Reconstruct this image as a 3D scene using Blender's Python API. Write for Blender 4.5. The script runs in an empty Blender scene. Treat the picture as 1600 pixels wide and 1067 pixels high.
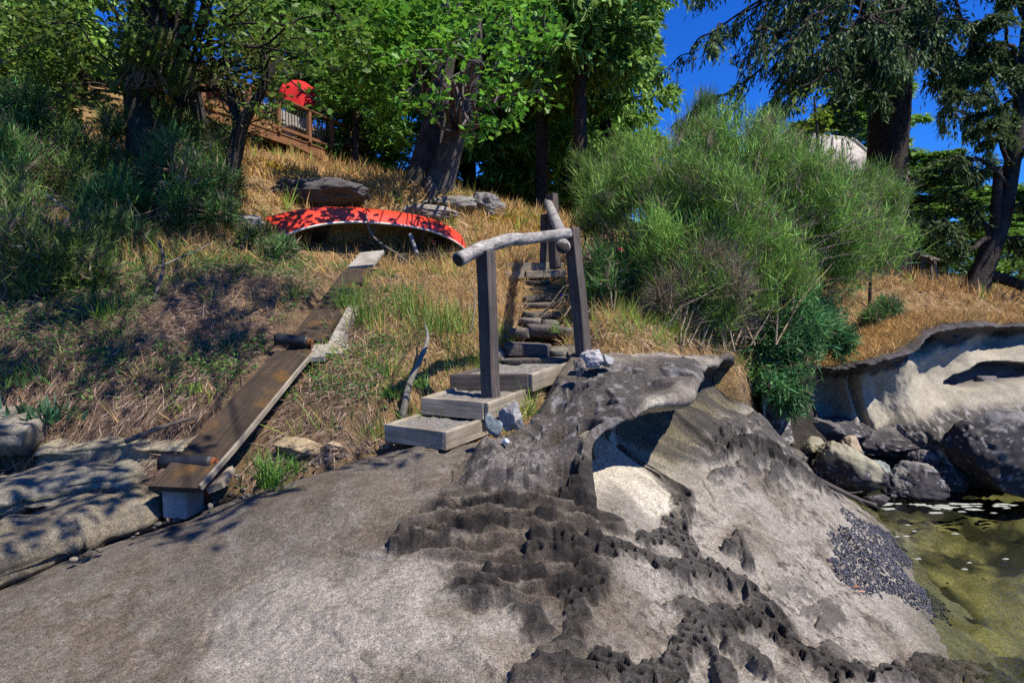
import bpy, bmesh, math, random
import numpy as np
from mathutils import Vector, Matrix

# ------------------------------------------------------------------ camera
random.seed(7)
RNG = np.random.default_rng(11)
scene = bpy.context.scene
COL = scene.collection
F_PX = 1600 * 22.0 / 36.0
TANP = 63.5 / F_PX
PITCH = math.atan(TANP)
EYE = np.array([0.0, 0.0, 2.3])
cam_d = bpy.data.cameras.new("camera")
cam_d.lens = 22.0
cam_d.sensor_width = 36.0
cam_d.clip_start = 0.05
cam_d.clip_end = 6000
cam = bpy.data.objects.new("camera", cam_d)
COL.objects.link(cam)
cam.location = EYE
cam.rotation_euler = (math.pi / 2 - PITCH, 0, 0)
scene.camera = cam

# ------------------------------------------------------------------ sky, sun, exposure
SUN = np.array([0.46, -0.32, 0.83]); SUN /= np.linalg.norm(SUN)
sun_el = math.asin(SUN[2]); sun_az = math.atan2(SUN[0], SUN[1])
world = bpy.data.worlds.new("World"); scene.world = world; world.use_nodes = True
wn = world.node_tree.nodes; wl = world.node_tree.links
for n in list(wn): wn.remove(n)
w_out = wn.new("ShaderNodeOutputWorld"); w_bg = wn.new("ShaderNodeBackground")
w_sky = wn.new("ShaderNodeTexSky"); w_hs = wn.new("ShaderNodeHueSaturation")
w_sky.sky_type = 'NISHITA'; w_sky.sun_disc = False
w_sky.sun_elevation = sun_el; w_sky.sun_rotation = sun_az
w_sky.air_density = 1.0; w_sky.dust_density = 0.0; w_sky.ozone_density = 3.0; w_sky.altitude = 300
w_hs.inputs["Saturation"].default_value = 1.25
w_tint = wn.new("ShaderNodeMix"); w_tint.data_type = 'RGBA'; w_tint.blend_type = 'MULTIPLY'
w_tint.inputs[0].default_value = 1.0; w_tint.inputs[7].default_value = (0.105, 0.315, 0.68, 1)
wl.new(w_sky.outputs[0], w_hs.inputs["Color"]); wl.new(w_hs.outputs[0], w_tint.inputs[6]); wl.new(w_tint.outputs[2], w_bg.inputs[0]); wl.new(w_bg.outputs[0], w_out.inputs[0])
w_bg.inputs[1].default_value = 0.15
sun_d = bpy.data.lights.new("sun", 'SUN'); sun_d.energy = 4.3; sun_d.angle = math.radians(0.55); sun_d.color = (1.0, 0.92, 0.80)
sun_o = bpy.data.objects.new("sun", sun_d); COL.objects.link(sun_o)
sun_o.rotation_euler = Vector(-SUN).to_track_quat('-Z', 'Y').to_euler()
sun_o.location = (10, 6, 30)
vs = scene.view_settings
scene.display_settings.display_device = 'sRGB'
vs.view_transform = 'Standard'; vs.look = 'None'; vs.gamma = 1.0; vs.use_curve_mapping = False
vs.exposure = 0.82
scene.cycles.max_bounces = 6; scene.cycles.diffuse_bounces = 3; scene.cycles.glossy_bounces = 2
scene.cycles.transmission_bounces = 4; scene.cycles.transparent_max_bounces = 6
scene.cycles.use_denoising = False
scene.cycles.caustics_reflective = False; scene.cycles.caustics_refractive = False; scene.cycles.sample_clamp_indirect = 3.0

# ------------------------------------------------------------------ helpers
def P(px, py, Y):
    """world point seen in the photograph at (px,py) that lies Y metres in front of the camera"""
    c = (px - 800) / F_PX; d = (533.5 - py) / F_PX
    cp, sp = math.cos(PITCH), math.sin(PITCH)
    y = cp + d * sp; z = -sp + d * cp
    t = Y / y
    return np.array([c * t, Y, EYE[2] + z * t])

def Pz(px, py, z):
    """world point seen at (px,py) that lies at height z"""
    p = P(px, py, 1.0); t = (z - EYE[2]) / (p[2] - EYE[2])
    return np.array([p[0] * t, t, z])

def hash2(ix, iy, s):
    h = (ix.astype(np.int64) * 374761393 + iy.astype(np.int64) * 668265263 + s * 974634777) & 0x7fffffff
    h = ((h ^ (h >> 13)) * 1274126177) & 0x7fffffff
    h = (h ^ (h >> 16)) & 0x7fffffff
    h = (h * 1103515245 + 12345) & 0x7fffffff
    return ((h >> 7) & 0xffff) / 65535.0

def vnoise(x, y, s=0):
    ix = np.floor(x); iy = np.floor(y); fx = x - ix; fy = y - iy
    ix = ix.astype(np.int64); iy = iy.astype(np.int64)
    u = fx * fx * (3 - 2 * fx); v = fy * fy * (3 - 2 * fy)
    a = hash2(ix, iy, s); b = hash2(ix + 1, iy, s); c = hash2(ix, iy + 1, s); d = hash2(ix + 1, iy + 1, s)
    return (a * (1 - u) + b * u) * (1 - v) + (c * (1 - u) + d * u) * v

def fbm(x, y, s=0, o=4, g=0.5):
    x = np.asarray(x, float); y = np.asarray(y, float)
    r = np.zeros(np.broadcast(x, y).shape); a = 1.0; t = 0
    for k in range(o):
        r += a * vnoise(x * 2 ** k + 17.3 * k, y * 2 ** k - 9.1 * k, s + k); t += a; a *= g
    return r / t

def fbm3(p, s=0, o=3):
    return (fbm(p[:, 0] + .37 * p[:, 2], p[:, 1] - .21 * p[:, 2], s, o) + fbm(p[:, 1] + 4.1, p[:, 2] + .31 * p[:, 0], s + 5, o) + fbm(p[:, 2] - 3.3, p[:, 0] - .27 * p[:, 1], s + 9, o)) / 3

def worley(x, y, s=0):
    """distances to nearest and second nearest cell point"""
    ix = np.floor(x).astype(np.int64); iy = np.floor(y).astype(np.int64)
    f1 = np.full(x.shape, 9.0); f2 = np.full(x.shape, 9.0); idc = np.zeros(x.shape)
    for dx in (-1, 0, 1):
        for dy in (-1, 0, 1):
            cx = ix + dx; cy = iy + dy
            qx = cx + .1 + .8 * hash2(cx, cy, s); qy = cy + .1 + .8 * hash2(cx, cy, s + 31)
            d = np.hypot(qx - x, qy - y)
            n = d < f1
            f2 = np.where(n, f1, np.minimum(f2, d)); idc = np.where(n, hash2(cx, cy, s + 77), idc); f1 = np.where(n, d, f1)
    return f1, f2, idc

def sstep(a, b, x):
    t = np.clip((x - a) / (b - a), 0, 1)
    return t * t * (3 - 2 * t)

class RBF:
    def __init__(self, pts, smooth=1e-3):
        pts = np.array(pts, float); self.c = pts[:, :2]; n = len(pts)
        d = np.hypot(self.c[:, None, 0] - self.c[None, :, 0], self.c[:, None, 1] - self.c[None, :, 1])
        K = self.k(d) + np.eye(n) * smooth * n
        A = np.zeros((n + 3, n + 3)); A[:n, :n] = K; A[:n, n] = 1; A[:n, n + 1:] = self.c
        A[n:, :n] = A[:n, n:].T
        b = np.zeros(n + 3); b[:n] = pts[:, 2]
        self.w = np.linalg.solve(A, b)
    def k(self, d):
        return d * d * np.log(d + 1e-9) * 0.02 - d * 0.9
    def __call__(self, x, y):
        x = np.asarray(x, float); y = np.asarray(y, float)
        sh = np.broadcast(x, y).shape; x = np.broadcast_to(x, sh); y = np.broadcast_to(y, sh)
        n = len(self.c); r = self.w[n] + self.w[n + 1] * x + self.w[n + 2] * y
        for i in range(n):
            r = r + self.w[i] * self.k(np.hypot(x - self.c[i, 0], y - self.c[i, 1]))
        return r

def poly_dist(x, y, pts):
    """distance to a polyline given as world (x,y) points"""
    d = np.full(x.shape, 99.0)
    for (ax, ay), (bx, by) in zip(pts[:-1], pts[1:]):
        vx, vy = bx - ax, by - ay; L = vx * vx + vy * vy + 1e-12
        t = np.clip(((x - ax) * vx + (y - ay) * vy) / L, 0, 1)
        d = np.minimum(d, np.hypot(x - ax - t * vx, y - ay - t * vy))
    return d

def in_poly(x, y, pts):
    r = np.zeros(x.shape, bool)
    n = len(pts)
    for i in range(n):
        ax, ay = pts[i]; bx, by = pts[(i + 1) % n]
        c = ((ay > y) != (by > y)) & (x < (bx - ax) * (y - ay) / (by - ay + 1e-12) + ax)
        r ^= c
    return r

def poly_sd(x, y, pts):
    """signed distance, positive inside"""
    d = poly_dist(x, y, list(pts) + [pts[0]])
    return np.where(in_poly(x, y, pts), d, -d)

# -- objects
def tag(o, label=None, cat=None, group=None, kind=None):
    if label: o["label"] = label
    if cat: o["category"] = cat
    if group: o["group"] = group
    if kind: o["kind"] = kind
    return o

def empty(name, loc, label=None, cat=None, group=None, rz=0.0):
    o = bpy.data.objects.new(name, None); COL.objects.link(o)
    o.location = tuple(float(v) for v in loc); o.rotation_euler = (0, 0, rz); o.empty_display_size = 0.1
    return tag(o, label, cat, group)

def mesh_np(name, V, Fs, mat, parent=None, cols=None, smooth=False, loc=None):
    """V (n,3) world coordinates, Fs (m,3|4) or list of such arrays; cols (n,3) stored as colour attribute Col"""
    V = np.asarray(V, np.float32)
    if isinstance(Fs, np.ndarray): Fs = [Fs]
    Fs = [np.asarray(f, np.int32) for f in Fs if len(f)]
    me = bpy.data.meshes.new(name)
    off = np.array(loc if loc is not None else (0, 0, 0), np.float32)
    me.vertices.add(len(V)); me.vertices.foreach_set("co", (V - off).ravel())
    nl = sum(f.size for f in Fs); npg = sum(len(f) for f in Fs)
    me.loops.add(nl); me.polygons.add(npg)
    me.loops.foreach_set("vertex_index", np.concatenate([f.ravel() for f in Fs]))
    tot = np.concatenate([np.full(len(f), f.shape[1], np.int32) for f in Fs])
    st = np.zeros(npg, np.int32); st[1:] = np.cumsum(tot)[:-1]
    me.polygons.foreach_set("loop_start", st)
    if smooth: me.polygons.foreach_set("use_smooth", np.ones(npg, bool))
    if cols is not None:
        a = me.attributes.new("Col", 'FLOAT_COLOR', 'POINT')
        c4 = np.ones((len(V), 4), np.float32); c4[:, :3] = cols
        a.data.foreach_set("color", c4.ravel())
    me.update(calc_edges=True)
    me.materials.append(mat)
    o = bpy.data.objects.new(name, me); COL.objects.link(o)
    o.location = tuple(float(v) for v in off)
    if parent is not None:
        o.parent = parent
        # vertices are in world space: undo the parent's location
        o.matrix_parent_inverse = PW(parent).inverted()
    return o

def PW(o):
    m = Matrix.LocRotScale(o.location, o.rotation_euler, o.scale)
    if o.parent is not None:
        m = PW(o.parent) @ o.matrix_parent_inverse @ m
    return m

def copy_tree(o, loc, rz=0.0, scale=None, label=None):
    r = o.copy(); COL.objects.link(r); r.location = tuple(float(v) for v in loc); r.rotation_euler = (0, 0, rz)
    if scale is not None: r.scale = scale
    if label: r["label"] = label
    for ch in o.children:
        c = ch.copy(); COL.objects.link(c); c.parent = r; c.matrix_parent_inverse = ch.matrix_parent_inverse.copy()
        for g in ch.children:
            d = g.copy(); COL.objects.link(d); d.parent = c
    return r

def grid_faces(nx, ny):
    i = np.arange(nx - 1)[None, :] + (np.arange(ny - 1) * nx)[:, None]
    i = i.ravel()
    return np.stack([i, i + 1, i + 1 + nx, i + nx], 1)

def bake(tv, tf, M, off):
    """place N copies of template verts tv by matrices M (N,3,3) and offsets (N,3)"""
    tv = np.asarray(tv, float); tf = np.asarray(tf)
    N = len(off); k = len(tv)
    V = np.einsum('nij,kj->nki', M, tv) + off[:, None, :]
    Fc = (tf[None, :, :] + (np.arange(N) * k)[:, None, None]).reshape(-1, tf.shape[1])
    return V.reshape(-1, 3), Fc

def unit(v):
    v = np.asarray(v, float)
    return v / (np.linalg.norm(v, axis=-1, keepdims=True) + 1e-12)

def rand_dirs(n, rng=RNG):
    return unit(rng.normal(size=(n, 3)))

def frames(d, up=None, rng=RNG, roll=None):
    """matrices whose x axis is d; y roughly horizontal, random roll optional"""
    d = unit(d); n = len(d)
    if up is None: up = np.tile([0, 0, 1.0], (n, 1))
    y = np.cross(up, d); bad = np.linalg.norm(y, axis=1) < 1e-4
    y[bad] = [1, 0, 0]; y = unit(y); z = np.cross(d, y)
    if roll is not None:
        c, s = np.cos(roll)[:, None], np.sin(roll)[:, None]
        y, z = y * c + z * s, z * c - y * s
    return np.stack([d, y, z], 2)

def tubes(Pp, R, sides=5, cap=False):
    """Pp (N,k,3) centre lines, R (N,k) radii -> verts, quads"""
    Pp = np.asarray(Pp, float); R = np.asarray(R, float)
    N, k, _ = Pp.shape
    T = np.gradient(Pp, axis=1); T = unit(T)
    ref = np.zeros_like(T); ref[..., 2] = 1
    steep = np.abs(T[:, :, 2]).mean(1) > .8
    ref[steep] = [1, .2, 0]
    a = unit(np.cross(T, ref)); b = np.cross(T, a)
    th = np.arange(sides) * 2 * math.pi / sides
    V = Pp[:, :, None, :] + R[:, :, None, None] * (np.cos(th)[None, None, :, None] * a[:, :, None, :] + np.sin(th)[None, None, :, None] * b[:, :, None, :])
    V = V.reshape(-1, 3)
    base = (np.arange(N) * k * sides)[:, None, None]
    r = (np.arange(k - 1) * sides)[None, :, None]; s = np.arange(sides)[None, None, :]; s2 = (s + 1) % sides
    q = np.stack([base + r + s, base + r + s2, base + r + sides + s2, base + r + sides + s], -1).reshape(-1, 4)
    if cap:
        V = np.vstack([V, Pp[:, 0], Pp[:, -1]])
        c0 = N * k * sides
        ss = np.arange(sides); s2 = (ss + 1) % sides
        caps = []
        for i in range(N):
            b0 = i * k * sides; b1 = b0 + (k - 1) * sides
            caps.append(np.stack([b0 + s2, b0 + ss, np.full(sides, c0 + i)], 1)); caps.append(np.stack([b1 + ss, b1 + s2, np.full(sides, c0 + N + i)], 1))
        return V, [q, np.vstack(caps)]
    return V, q

def smooth_path(pts, n):
    pts = np.asarray(pts, float); m = len(pts)
    if m == 2:
        t = np.linspace(0, 1, n)[:, None]; return pts[0] * (1 - t) + pts[1] * t
    ext = np.vstack([2 * pts[0] - pts[1], pts, 2 * pts[-1] - pts[-2]])
    u = np.linspace(0, m - 1 - 1e-6, n); i = np.floor(u).astype(int); f = (u - i)[:, None]
    p0, p1, p2, p3 = ext[i], ext[i + 1], ext[i + 2], ext[i + 3]
    return .5 * ((2 * p1) + (-p0 + p2) * f + (2 * p0 - 5 * p1 + 4 * p2 - p3) * f * f + (-p0 + 3 * p1 - 3 * p2 + p3) * f ** 3)

class Acc:
    """collects vertices, faces and colours of one mesh"""
    def __init__(s): s.v = []; s.f3 = []; s.f4 = []; s.c = []; s.n = 0
    def add(s, V, Fs, col):
        V = np.asarray(V, float)
        if isinstance(Fs, np.ndarray): Fs = [Fs]
        for f in Fs:
            (s.f3 if f.shape[1] == 3 else s.f4).append(f + s.n)
        col = np.asarray(col, float)
        if col.ndim == 1: col = np.tile(col, (len(V), 1))
        s.v.append(V); s.c.append(col); s.n += len(V)
    def build(s, name, mat, parent=None, smooth=False, loc=None):
        Fs = []
        if s.f3: Fs.append(np.vstack(s.f3))
        if s.f4: Fs.append(np.vstack(s.f4))
        return mesh_np(name, np.vstack(s.v), Fs, mat, parent, np.clip(np.vstack(s.c), 0, 1), smooth, loc)

# ------------------------------------------------------------------ materials
def new_mat(name):
    m = bpy.data.materials.new(name); m.use_nodes = True
    nt = m.node_tree; b = nt.nodes.get("Principled BSDF")
    return m, nt, b

def N(nt, typ, **kw):
    n = nt.nodes.new(typ)
    for k, v in kw.items():
        if k in n.inputs: n.inputs[k].default_value = v
        else: setattr(n, k, v)
    return n

def ramp(nt, fac, stops):
    r = nt.nodes.new("ShaderNodeValToRGB")
    el = r.color_ramp.elements
    while len(el) > 1: el.remove(el[-1])
    el[0].position = stops[0][0]; el[0].color = (*stops[0][1], 1)
    for p, c in stops[1:]:
        e = el.new(p); e.color = (*c, 1)
    nt.links.new(fac, r.inputs[0]); return r

def mixc(nt, a, b, fac, blend='MIX'):
    m = nt.nodes.new("ShaderNodeMix"); m.data_type = 'RGBA'; m.blend_type = blend
    for s, v in ((6, a), (7, b)):
        if isinstance(v, (tuple, list)): m.inputs[s].default_value = (*v[:3], 1)
        else: nt.links.new(v, m.inputs[s])
    if isinstance(fac, (int, float)): m.inputs[0].default_value = fac
    else: nt.links.new(fac, m.inputs[0])
    return m.outputs[2]

def grey(v): return (v, v, v)

def attr_mat(name, rough=0.85, scales=((9, .35), (70, .35)), bump=((40, .01), (160, .004)), spec=0.3, transl=0.0, base=None):
    """colour attribute times noise, with noise bump"""
    m, nt, b = new_mat(name)
    L = nt.links
    tc = N(nt, "ShaderNodeTexCoord")
    if base is None:
        at = N(nt, "ShaderNodeAttribute"); at.attribute_name = "Col"; col = at.outputs["Color"]
    else:
        rgb = N(nt, "ShaderNodeRGB"); rgb.outputs[0].default_value = (*base, 1); col = rgb.outputs[0]
    for sc, amt in scales:
        no = N(nt, "ShaderNodeTexNoise", Scale=sc, Detail=5.0, Roughness=.65); L.new(tc.outputs["Object"], no.inputs["Vector"])
        r = ramp(nt, no.outputs["Fac"], [(.34, grey(1 - amt)), (.5, grey(1.0)), (.66, grey(1 + amt))])
        col = mixc(nt, col, r.outputs[0], 1.0, 'MULTIPLY')
    L.new(col, b.inputs["Base Color"])
    b.inputs["Roughness"].default_value = rough; b.inputs["Specular IOR Level"].default_value = spec
    prev = None
    for sc, dist in bump:
        no = N(nt, "ShaderNodeTexNoise", Scale=sc, Detail=4.0, Roughness=.6); L.new(tc.outputs["Object"], no.inputs["Vector"])
        bp = N(nt, "ShaderNodeBump", Strength=.8, Distance=dist); L.new(no.outputs["Fac"], bp.inputs["Height"])
        if prev is not None: L.new(prev.outputs[0], bp.inputs["Normal"])
        prev = bp
    if prev is not None: L.new(prev.outputs[0], b.inputs["Normal"])
    if transl > 0:
        t = N(nt, "ShaderNodeBsdfTranslucent"); L.new(col, t.inputs[0])
        mx = N(nt, "ShaderNodeMixShader"); mx.inputs[0].default_value = transl
        L.new(b.outputs[0], mx.inputs[1]); L.new(t.outputs[0], mx.inputs[2])
        L.new(mx.outputs[0], nt.nodes["Material Output"].inputs[0])
    return m

def wood_mat(name, ca, cb, rough=.8, scale=(1.2, 22, 22), moss=None, bump=.004):
    """grain runs along the object's x axis"""
    m, nt, b = new_mat(name); L = nt.links
    tc = N(nt, "ShaderNodeTexCoord"); mp = N(nt, "ShaderNodeMapping"); mp.inputs["Scale"].default_value = scale
    oi = N(nt, "ShaderNodeObjectInfo"); L.new(oi.outputs["Random"], mp.inputs["Location"])
    L.new(tc.outputs["Object"], mp.inputs[0])
    no = N(nt, "ShaderNodeTexNoise", Scale=2.2, Detail=8.0, Roughness=.7, Distortion=.6); L.new(mp.outputs[0], no.inputs["Vector"])
    r = ramp(nt, no.outputs["Fac"], [(.3, ca), (.55, tuple(.5 * (p + q) for p, q in zip(ca, cb))), (.72, cb)])
    n2 = N(nt, "ShaderNodeTexNoise", Scale=5.0, Detail=4.0); L.new(tc.outputs["Object"], n2.inputs["Vector"])
    r2 = ramp(nt, n2.outputs["Fac"], [(.3, grey(.55)), (.6, grey(1.1))])
    col = mixc(nt, r.outputs[0], r2.outputs[0], .8, 'MULTIPLY')
    if moss:
        n3 = N(nt, "ShaderNodeTexNoise", Scale=3.2, Detail=6.0, Roughness=.65); L.new(tc.outputs["Object"], n3.inputs["Vector"])
        r3 = ramp(nt, n3.outputs["Fac"], [(.55, grey(0)), (.70, grey(.8))])
        col = mixc(nt, col, moss, r3.outputs[0])
    L.new(col, b.inputs["Base Color"]); b.inputs["Roughness"].default_value = rough; b.inputs["Specular IOR Level"].default_value = .3
    bp = N(nt, "ShaderNodeBump", Strength=.9, Distance=bump); L.new(no.outputs["Fac"], bp.inputs["Height"]); L.new(bp.outputs[0], b.inputs["Normal"])
    return m

def plain(name, base, rough=.6, metal=0.0, var=.25, scale=12, bump=.002, spec=.4):
    m = attr_mat(name, rough, ((scale, var), (scale * 7, var * .6)), ((scale * 3, bump),), spec, base=base)
    m.node_tree.nodes["Principled BSDF"].inputs["Metallic"].default_value = metal
    return m

M = {}
M['rock'] = attr_mat('sandstone', .9, ((6, .20), (42, .30), (130, .55), (300, .45)), ((38, .006), (130, .004), (330, .002)), .12)
M['rock_smooth'] = attr_mat('smooth_sandstone', .9, ((5, .16), (40, .20), (150, .16)), ((38, .004), (130, .002)), .12)
M['soil'] = attr_mat('soil', .95, ((7, .3), (45, .4), (160, .4)), ((30, .03), (120, .012)), .15)
M['leaf'] = attr_mat('leaf', .5, ((30, .25),), (), .4, transl=.45)
M['needle'] = attr_mat('needle', .6, ((14, .3),), (), .3, transl=.30)
M['straw'] = attr_mat('straw', .8, ((20, .25),), (), .2, transl=.25)
M['bark'] = attr_mat('bark', .95, ((5, .3), (30, .4)), ((22, .04), (90, .012)), .15)
M['mussel'] = attr_mat('mussel_shell', .45, ((60, .4),), ((200, .002),), .5)
M['wood_grey'] = wood_mat('weathered_board', (.14, .118, .088), (.46, .40, .31))
M['wood_dark'] = wood_mat('dark_post', (.040, .033, .030), (.15, .125, .110))
M['wood_pale'] = wood_mat('pale_board', (.22, .20, .17), (.46, .43, .38))
M['wood_ramp'] = wood_mat('ramp_plank', (.020, .015, .011), (.085, .060, .038), moss=(.15, .075, .014))
M['wood_log'] = wood_mat('bleached_log', (.075, .068, .062), (.58, .55, .51), scale=(7, 12, 12), bump=.010)
M['wood_end'] = plain('log_end', (.035, .030, .026), .9, bump=.01, scale=25)
M['wood_deck'] = wood_mat('deck_rail', (.15, .066, .030), (.29, .145, .068))
M['wood_stake'] = wood_mat('stake', (.10, .09, .075), (.26, .24, .21))
M['black_rubber'] = plain('black_rubber', (.018, .018, .020), .55, spec=.5)
M['rust'] = plain('rust', (.16, .055, .025), .85, .2, .5, 30)
M['steel'] = plain('galvanised', (.32, .32, .33), .45, .8)
M['red_hull'] = plain('red_hull', (.68, .055, .028), .32, var=.16, scale=5, bump=.0008, spec=.5)
M['hull_inner'] = plain('cream_interior', (.40, .33, .21), .6, var=.2, scale=6)
M['white_trim'] = plain('white_trim', (.62, .60, .56), .55)
M['red_cloth'] = plain('red_cloth', (.60, .012, .015), .8, var=.15)
M['red_wall'] = plain('red_siding', (.22, .022, .028), .75)
M['glass'] = plain('window_glass', (.10, .16, .22), .08, 0, .1, 4, 0, .8)
M['roof_metal'] = plain('grey_roof', (.34, .32, .31), .6, .0)
M['dark_metal'] = plain('dark_metal', (.03, .03, .032), .5, .6)
M['gravel'] = plain('gravel_fill', (.23, .215, .19), .95, var=.6, scale=60, bump=.02)

# ------------------------------------------------------------------ terrain: height functions
def pts3(L): return [tuple(P(*p)) for p in L]

ROCK_LOW = RBF(pts3([
    (0, 1067, 2.5), (400, 1067, 2.38), (800, 1067, 2.3), (1000, 1067, 2.4), (1200, 1067, 2.72), (1400, 1067, 3.15), (1560, 1067, 3.72),
    (0, 930, 3.05), (250, 832, 3.55), (400, 770, 3.85), (560, 710, 4.25), (645, 692, 4.4),
    (200, 960, 2.9), (420, 880, 3.1), (600, 850, 3.12), (600, 960, 2.65), (520, 770, 3.55), (640, 760, 3.75), (700, 780, 3.5),
    (760, 695, 4.2), (800, 760, 3.62), (860, 690, 4.15), (760, 900, 2.95), (880, 800, 3.45), (900, 930, 2.9),
    (960, 832, 3.55), (1000, 960, 2.95), (1000, 805, 3.95), (1030, 748, 4.5), (1060, 702, 5.0), (1060, 850, 3.65), (1150, 950, 3.3),
    (1150, 830, 4.05), (1200, 760, 5.0), (1130, 670, 5.4), (1180, 640, 6.0), (1250, 720, 6.0), (1300, 770, 6.1), (1350, 790, 6.6),
    (1300, 860, 4.5), (1250, 960, 3.6), (1400, 950, 4.15), (1370, 820, 5.8), (1440, 900, 5.2), (1500, 980, 4.45)])
    + [(3.3, 3.4, -.35), (3.9, 4.4, -.45), (4.3, 5.5, -.55), (5.0, 7.0, -.6), (3.2, 8.0, .3), (5, 9, 0), (0.3, 4.8, 1.15), (1.0, 5.2, 1.25), (1.4, 6.5, 1.4),
       (-.5, 5.2, 1.2), (-2, 5.2, .7), (-4.5, 3.4, .45), (-4.5, 2.2, .4), (-4, 4.6, .3), (0, 1.2, .72), (-3, 1.2, .45), (1.6, 1.2, .4), (3, 1.6, -.5)], 5e-4)
ROCK_TOP = RBF(pts3([
    (1000, 600, 4.6), (1060, 566, 5.15), (1088, 598, 4.62), (950, 645, 4.22), (910, 600, 4.68), (985, 638, 4.2), (860, 690, 4.15), (880, 640, 4.55), (960, 735, 3.92), (958, 800, 3.58),
    (820, 640, 4.7), (760, 695, 4.2), (1165, 558, 5.9), (1120, 570, 5.4), (1030, 616, 4.38), (900, 750, 3.75), (880, 800, 3.45), (930, 682, 4.0)])
    + [(1.0, 6.5, 1.95), (2.2, 7, 1.7), (0, 5.6, 1.75)], 5e-4)
LIP = [tuple(P(*p)[:2]) for p in [(930, 835, 3.38), (960, 800, 3.58), (964, 735, 3.92), (985, 650, 4.16), (1030, 640, 4.32), (1085, 638, 4.52), (1100, 600, 4.95), (1130, 575, 5.45), (1172, 565, 5.95)]]
LIP = [tuple(q) for q in smooth_path([(a, b, 0) for a, b in LIP], 60)[:, :2]]
LIP_POLY = LIP + [(2.5, 6.6), (0.5, 6.4), (.1, 5.0), (-.15, 4.5), (-.6, 4.15), (-.6, 3.5)]

SOIL = RBF(pts3([
    (0, 740, 4.7), (150, 720, 4.75), (300, 700, 4.75), (430, 700, 4.6), (560, 690, 4.55), (620, 680, 4.6),
    (0, 620, 5.1), (150, 610, 5.2), (350, 590, 5.3), (480, 610, 5.2), (560, 610, 5.15), (650, 610, 5.05),
    (30, 480, 6.2), (150, 480, 6.3), (350, 470, 6.7), (460, 540, 5.9), (560, 500, 6.2), (690, 530, 5.75), (640, 480, 6.6),
    (430, 398, 9.0), (580, 402, 10.0), (725, 394, 11.3), (600, 430, 8.4), (700, 430, 8.4), (830, 413, 8.9), (790, 470, 7.0), (850, 555, 5.35), (850, 505, 6.4), (850, 460, 7.3), (960, 500, 6.5), (980, 552, 5.5), (780, 575, 5.2), (1060, 545, 5.75), (1150, 548, 6.1), (1000, 450, 8.0),
    (50, 360, 8.5), (200, 330, 9.8), (100, 240, 13), (235, 255, 10.7), (300, 225, 11.6),
    (500, 330, 11.8), (680, 292, 14.5), (540, 275, 16), (500, 245, 18.5), (400, 235, 16), (760, 325, 15), (850, 337, 16), (900, 352, 15.5), (640, 330, 13),
    (1200, 420, 11), (1390, 432, 12.5), (1440, 455, 11), (1380, 485, 10.6), (1480, 488, 10.8), (1515, 472, 12.6), (1600, 465, 13), (1000, 410, 12), (1160, 555, 6.6), (1230, 520, 8.6)]+ [(1290, 555, 9.6), (1345, 545, 9.6), (1410, 522, 9.9), (1470, 500, 10.3), (1560, 495, 10.8), (1650, 500, 10.8)])
    + [(-12, 6, 3.6), (-8, 4.5, 1.6), (-6, 3.8, .7), (-14, 12, 6.4), (-12, 22, 10), (-25, 30, 14), (-40, 60, 16), (-6, 25, 8.4), (0, 24, 4.6), (4, 26, 3.6), (0, 40, 3.0), (10, 18, 2.9), (9, 24, 2.6), (14, 12, 1.4), (17, 16, .6), (22, 22, -1.5), (25, 35, -2), (10, 45, 0), (0, 70, -2), (30, 70, -3), (18, 9, -1.5), (45, 8, -4), (45, 30, -4), (45, 80, -5), (20, 80, -4), (13, 8.5, -1.2), (11, 8.2, -1.2), (7.5, 5, -1.5), (10, 6, -1.8), (11.5, 10.2, 1.2),
       (0, 3.0, .3), (-1.2, 3.3, .5), (-2.4, 3.6, .55), (-4, 3.6, .45), (1.3, 4.4, .6), (2.6, 5.6, .3), (3.5, 6.5, -.4), (5, 7.2, -.7), (4.5, 5, -1), (7, 7.8, -.8), (9.5, 8.2, -.9), (6, 6, -1.2), (1.75, 5.2, .6), (2.2, 5.7, .5), (2.6, 6.2, .4), (3.0, 6.9, .3), (3.6, 7.5, .1), (3.4, 8.4, .6), (4.3, 8.9, .5), (4.9, 9.1, .6), (5.6, 9.3, .7), (6.3, 9.6, .8), (7.2, 9.9, .8), (8.0, 9.9, .6), (1.2, 4.9, .6), (1.55, 5.3, .6), (1.0, 5.15, .8), (2.0, 5.9, .6), (-.1, 4.35, .9), (.6, 4.6, 1.15), (-.7, 4.1, .95)], 4e-4)

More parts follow.
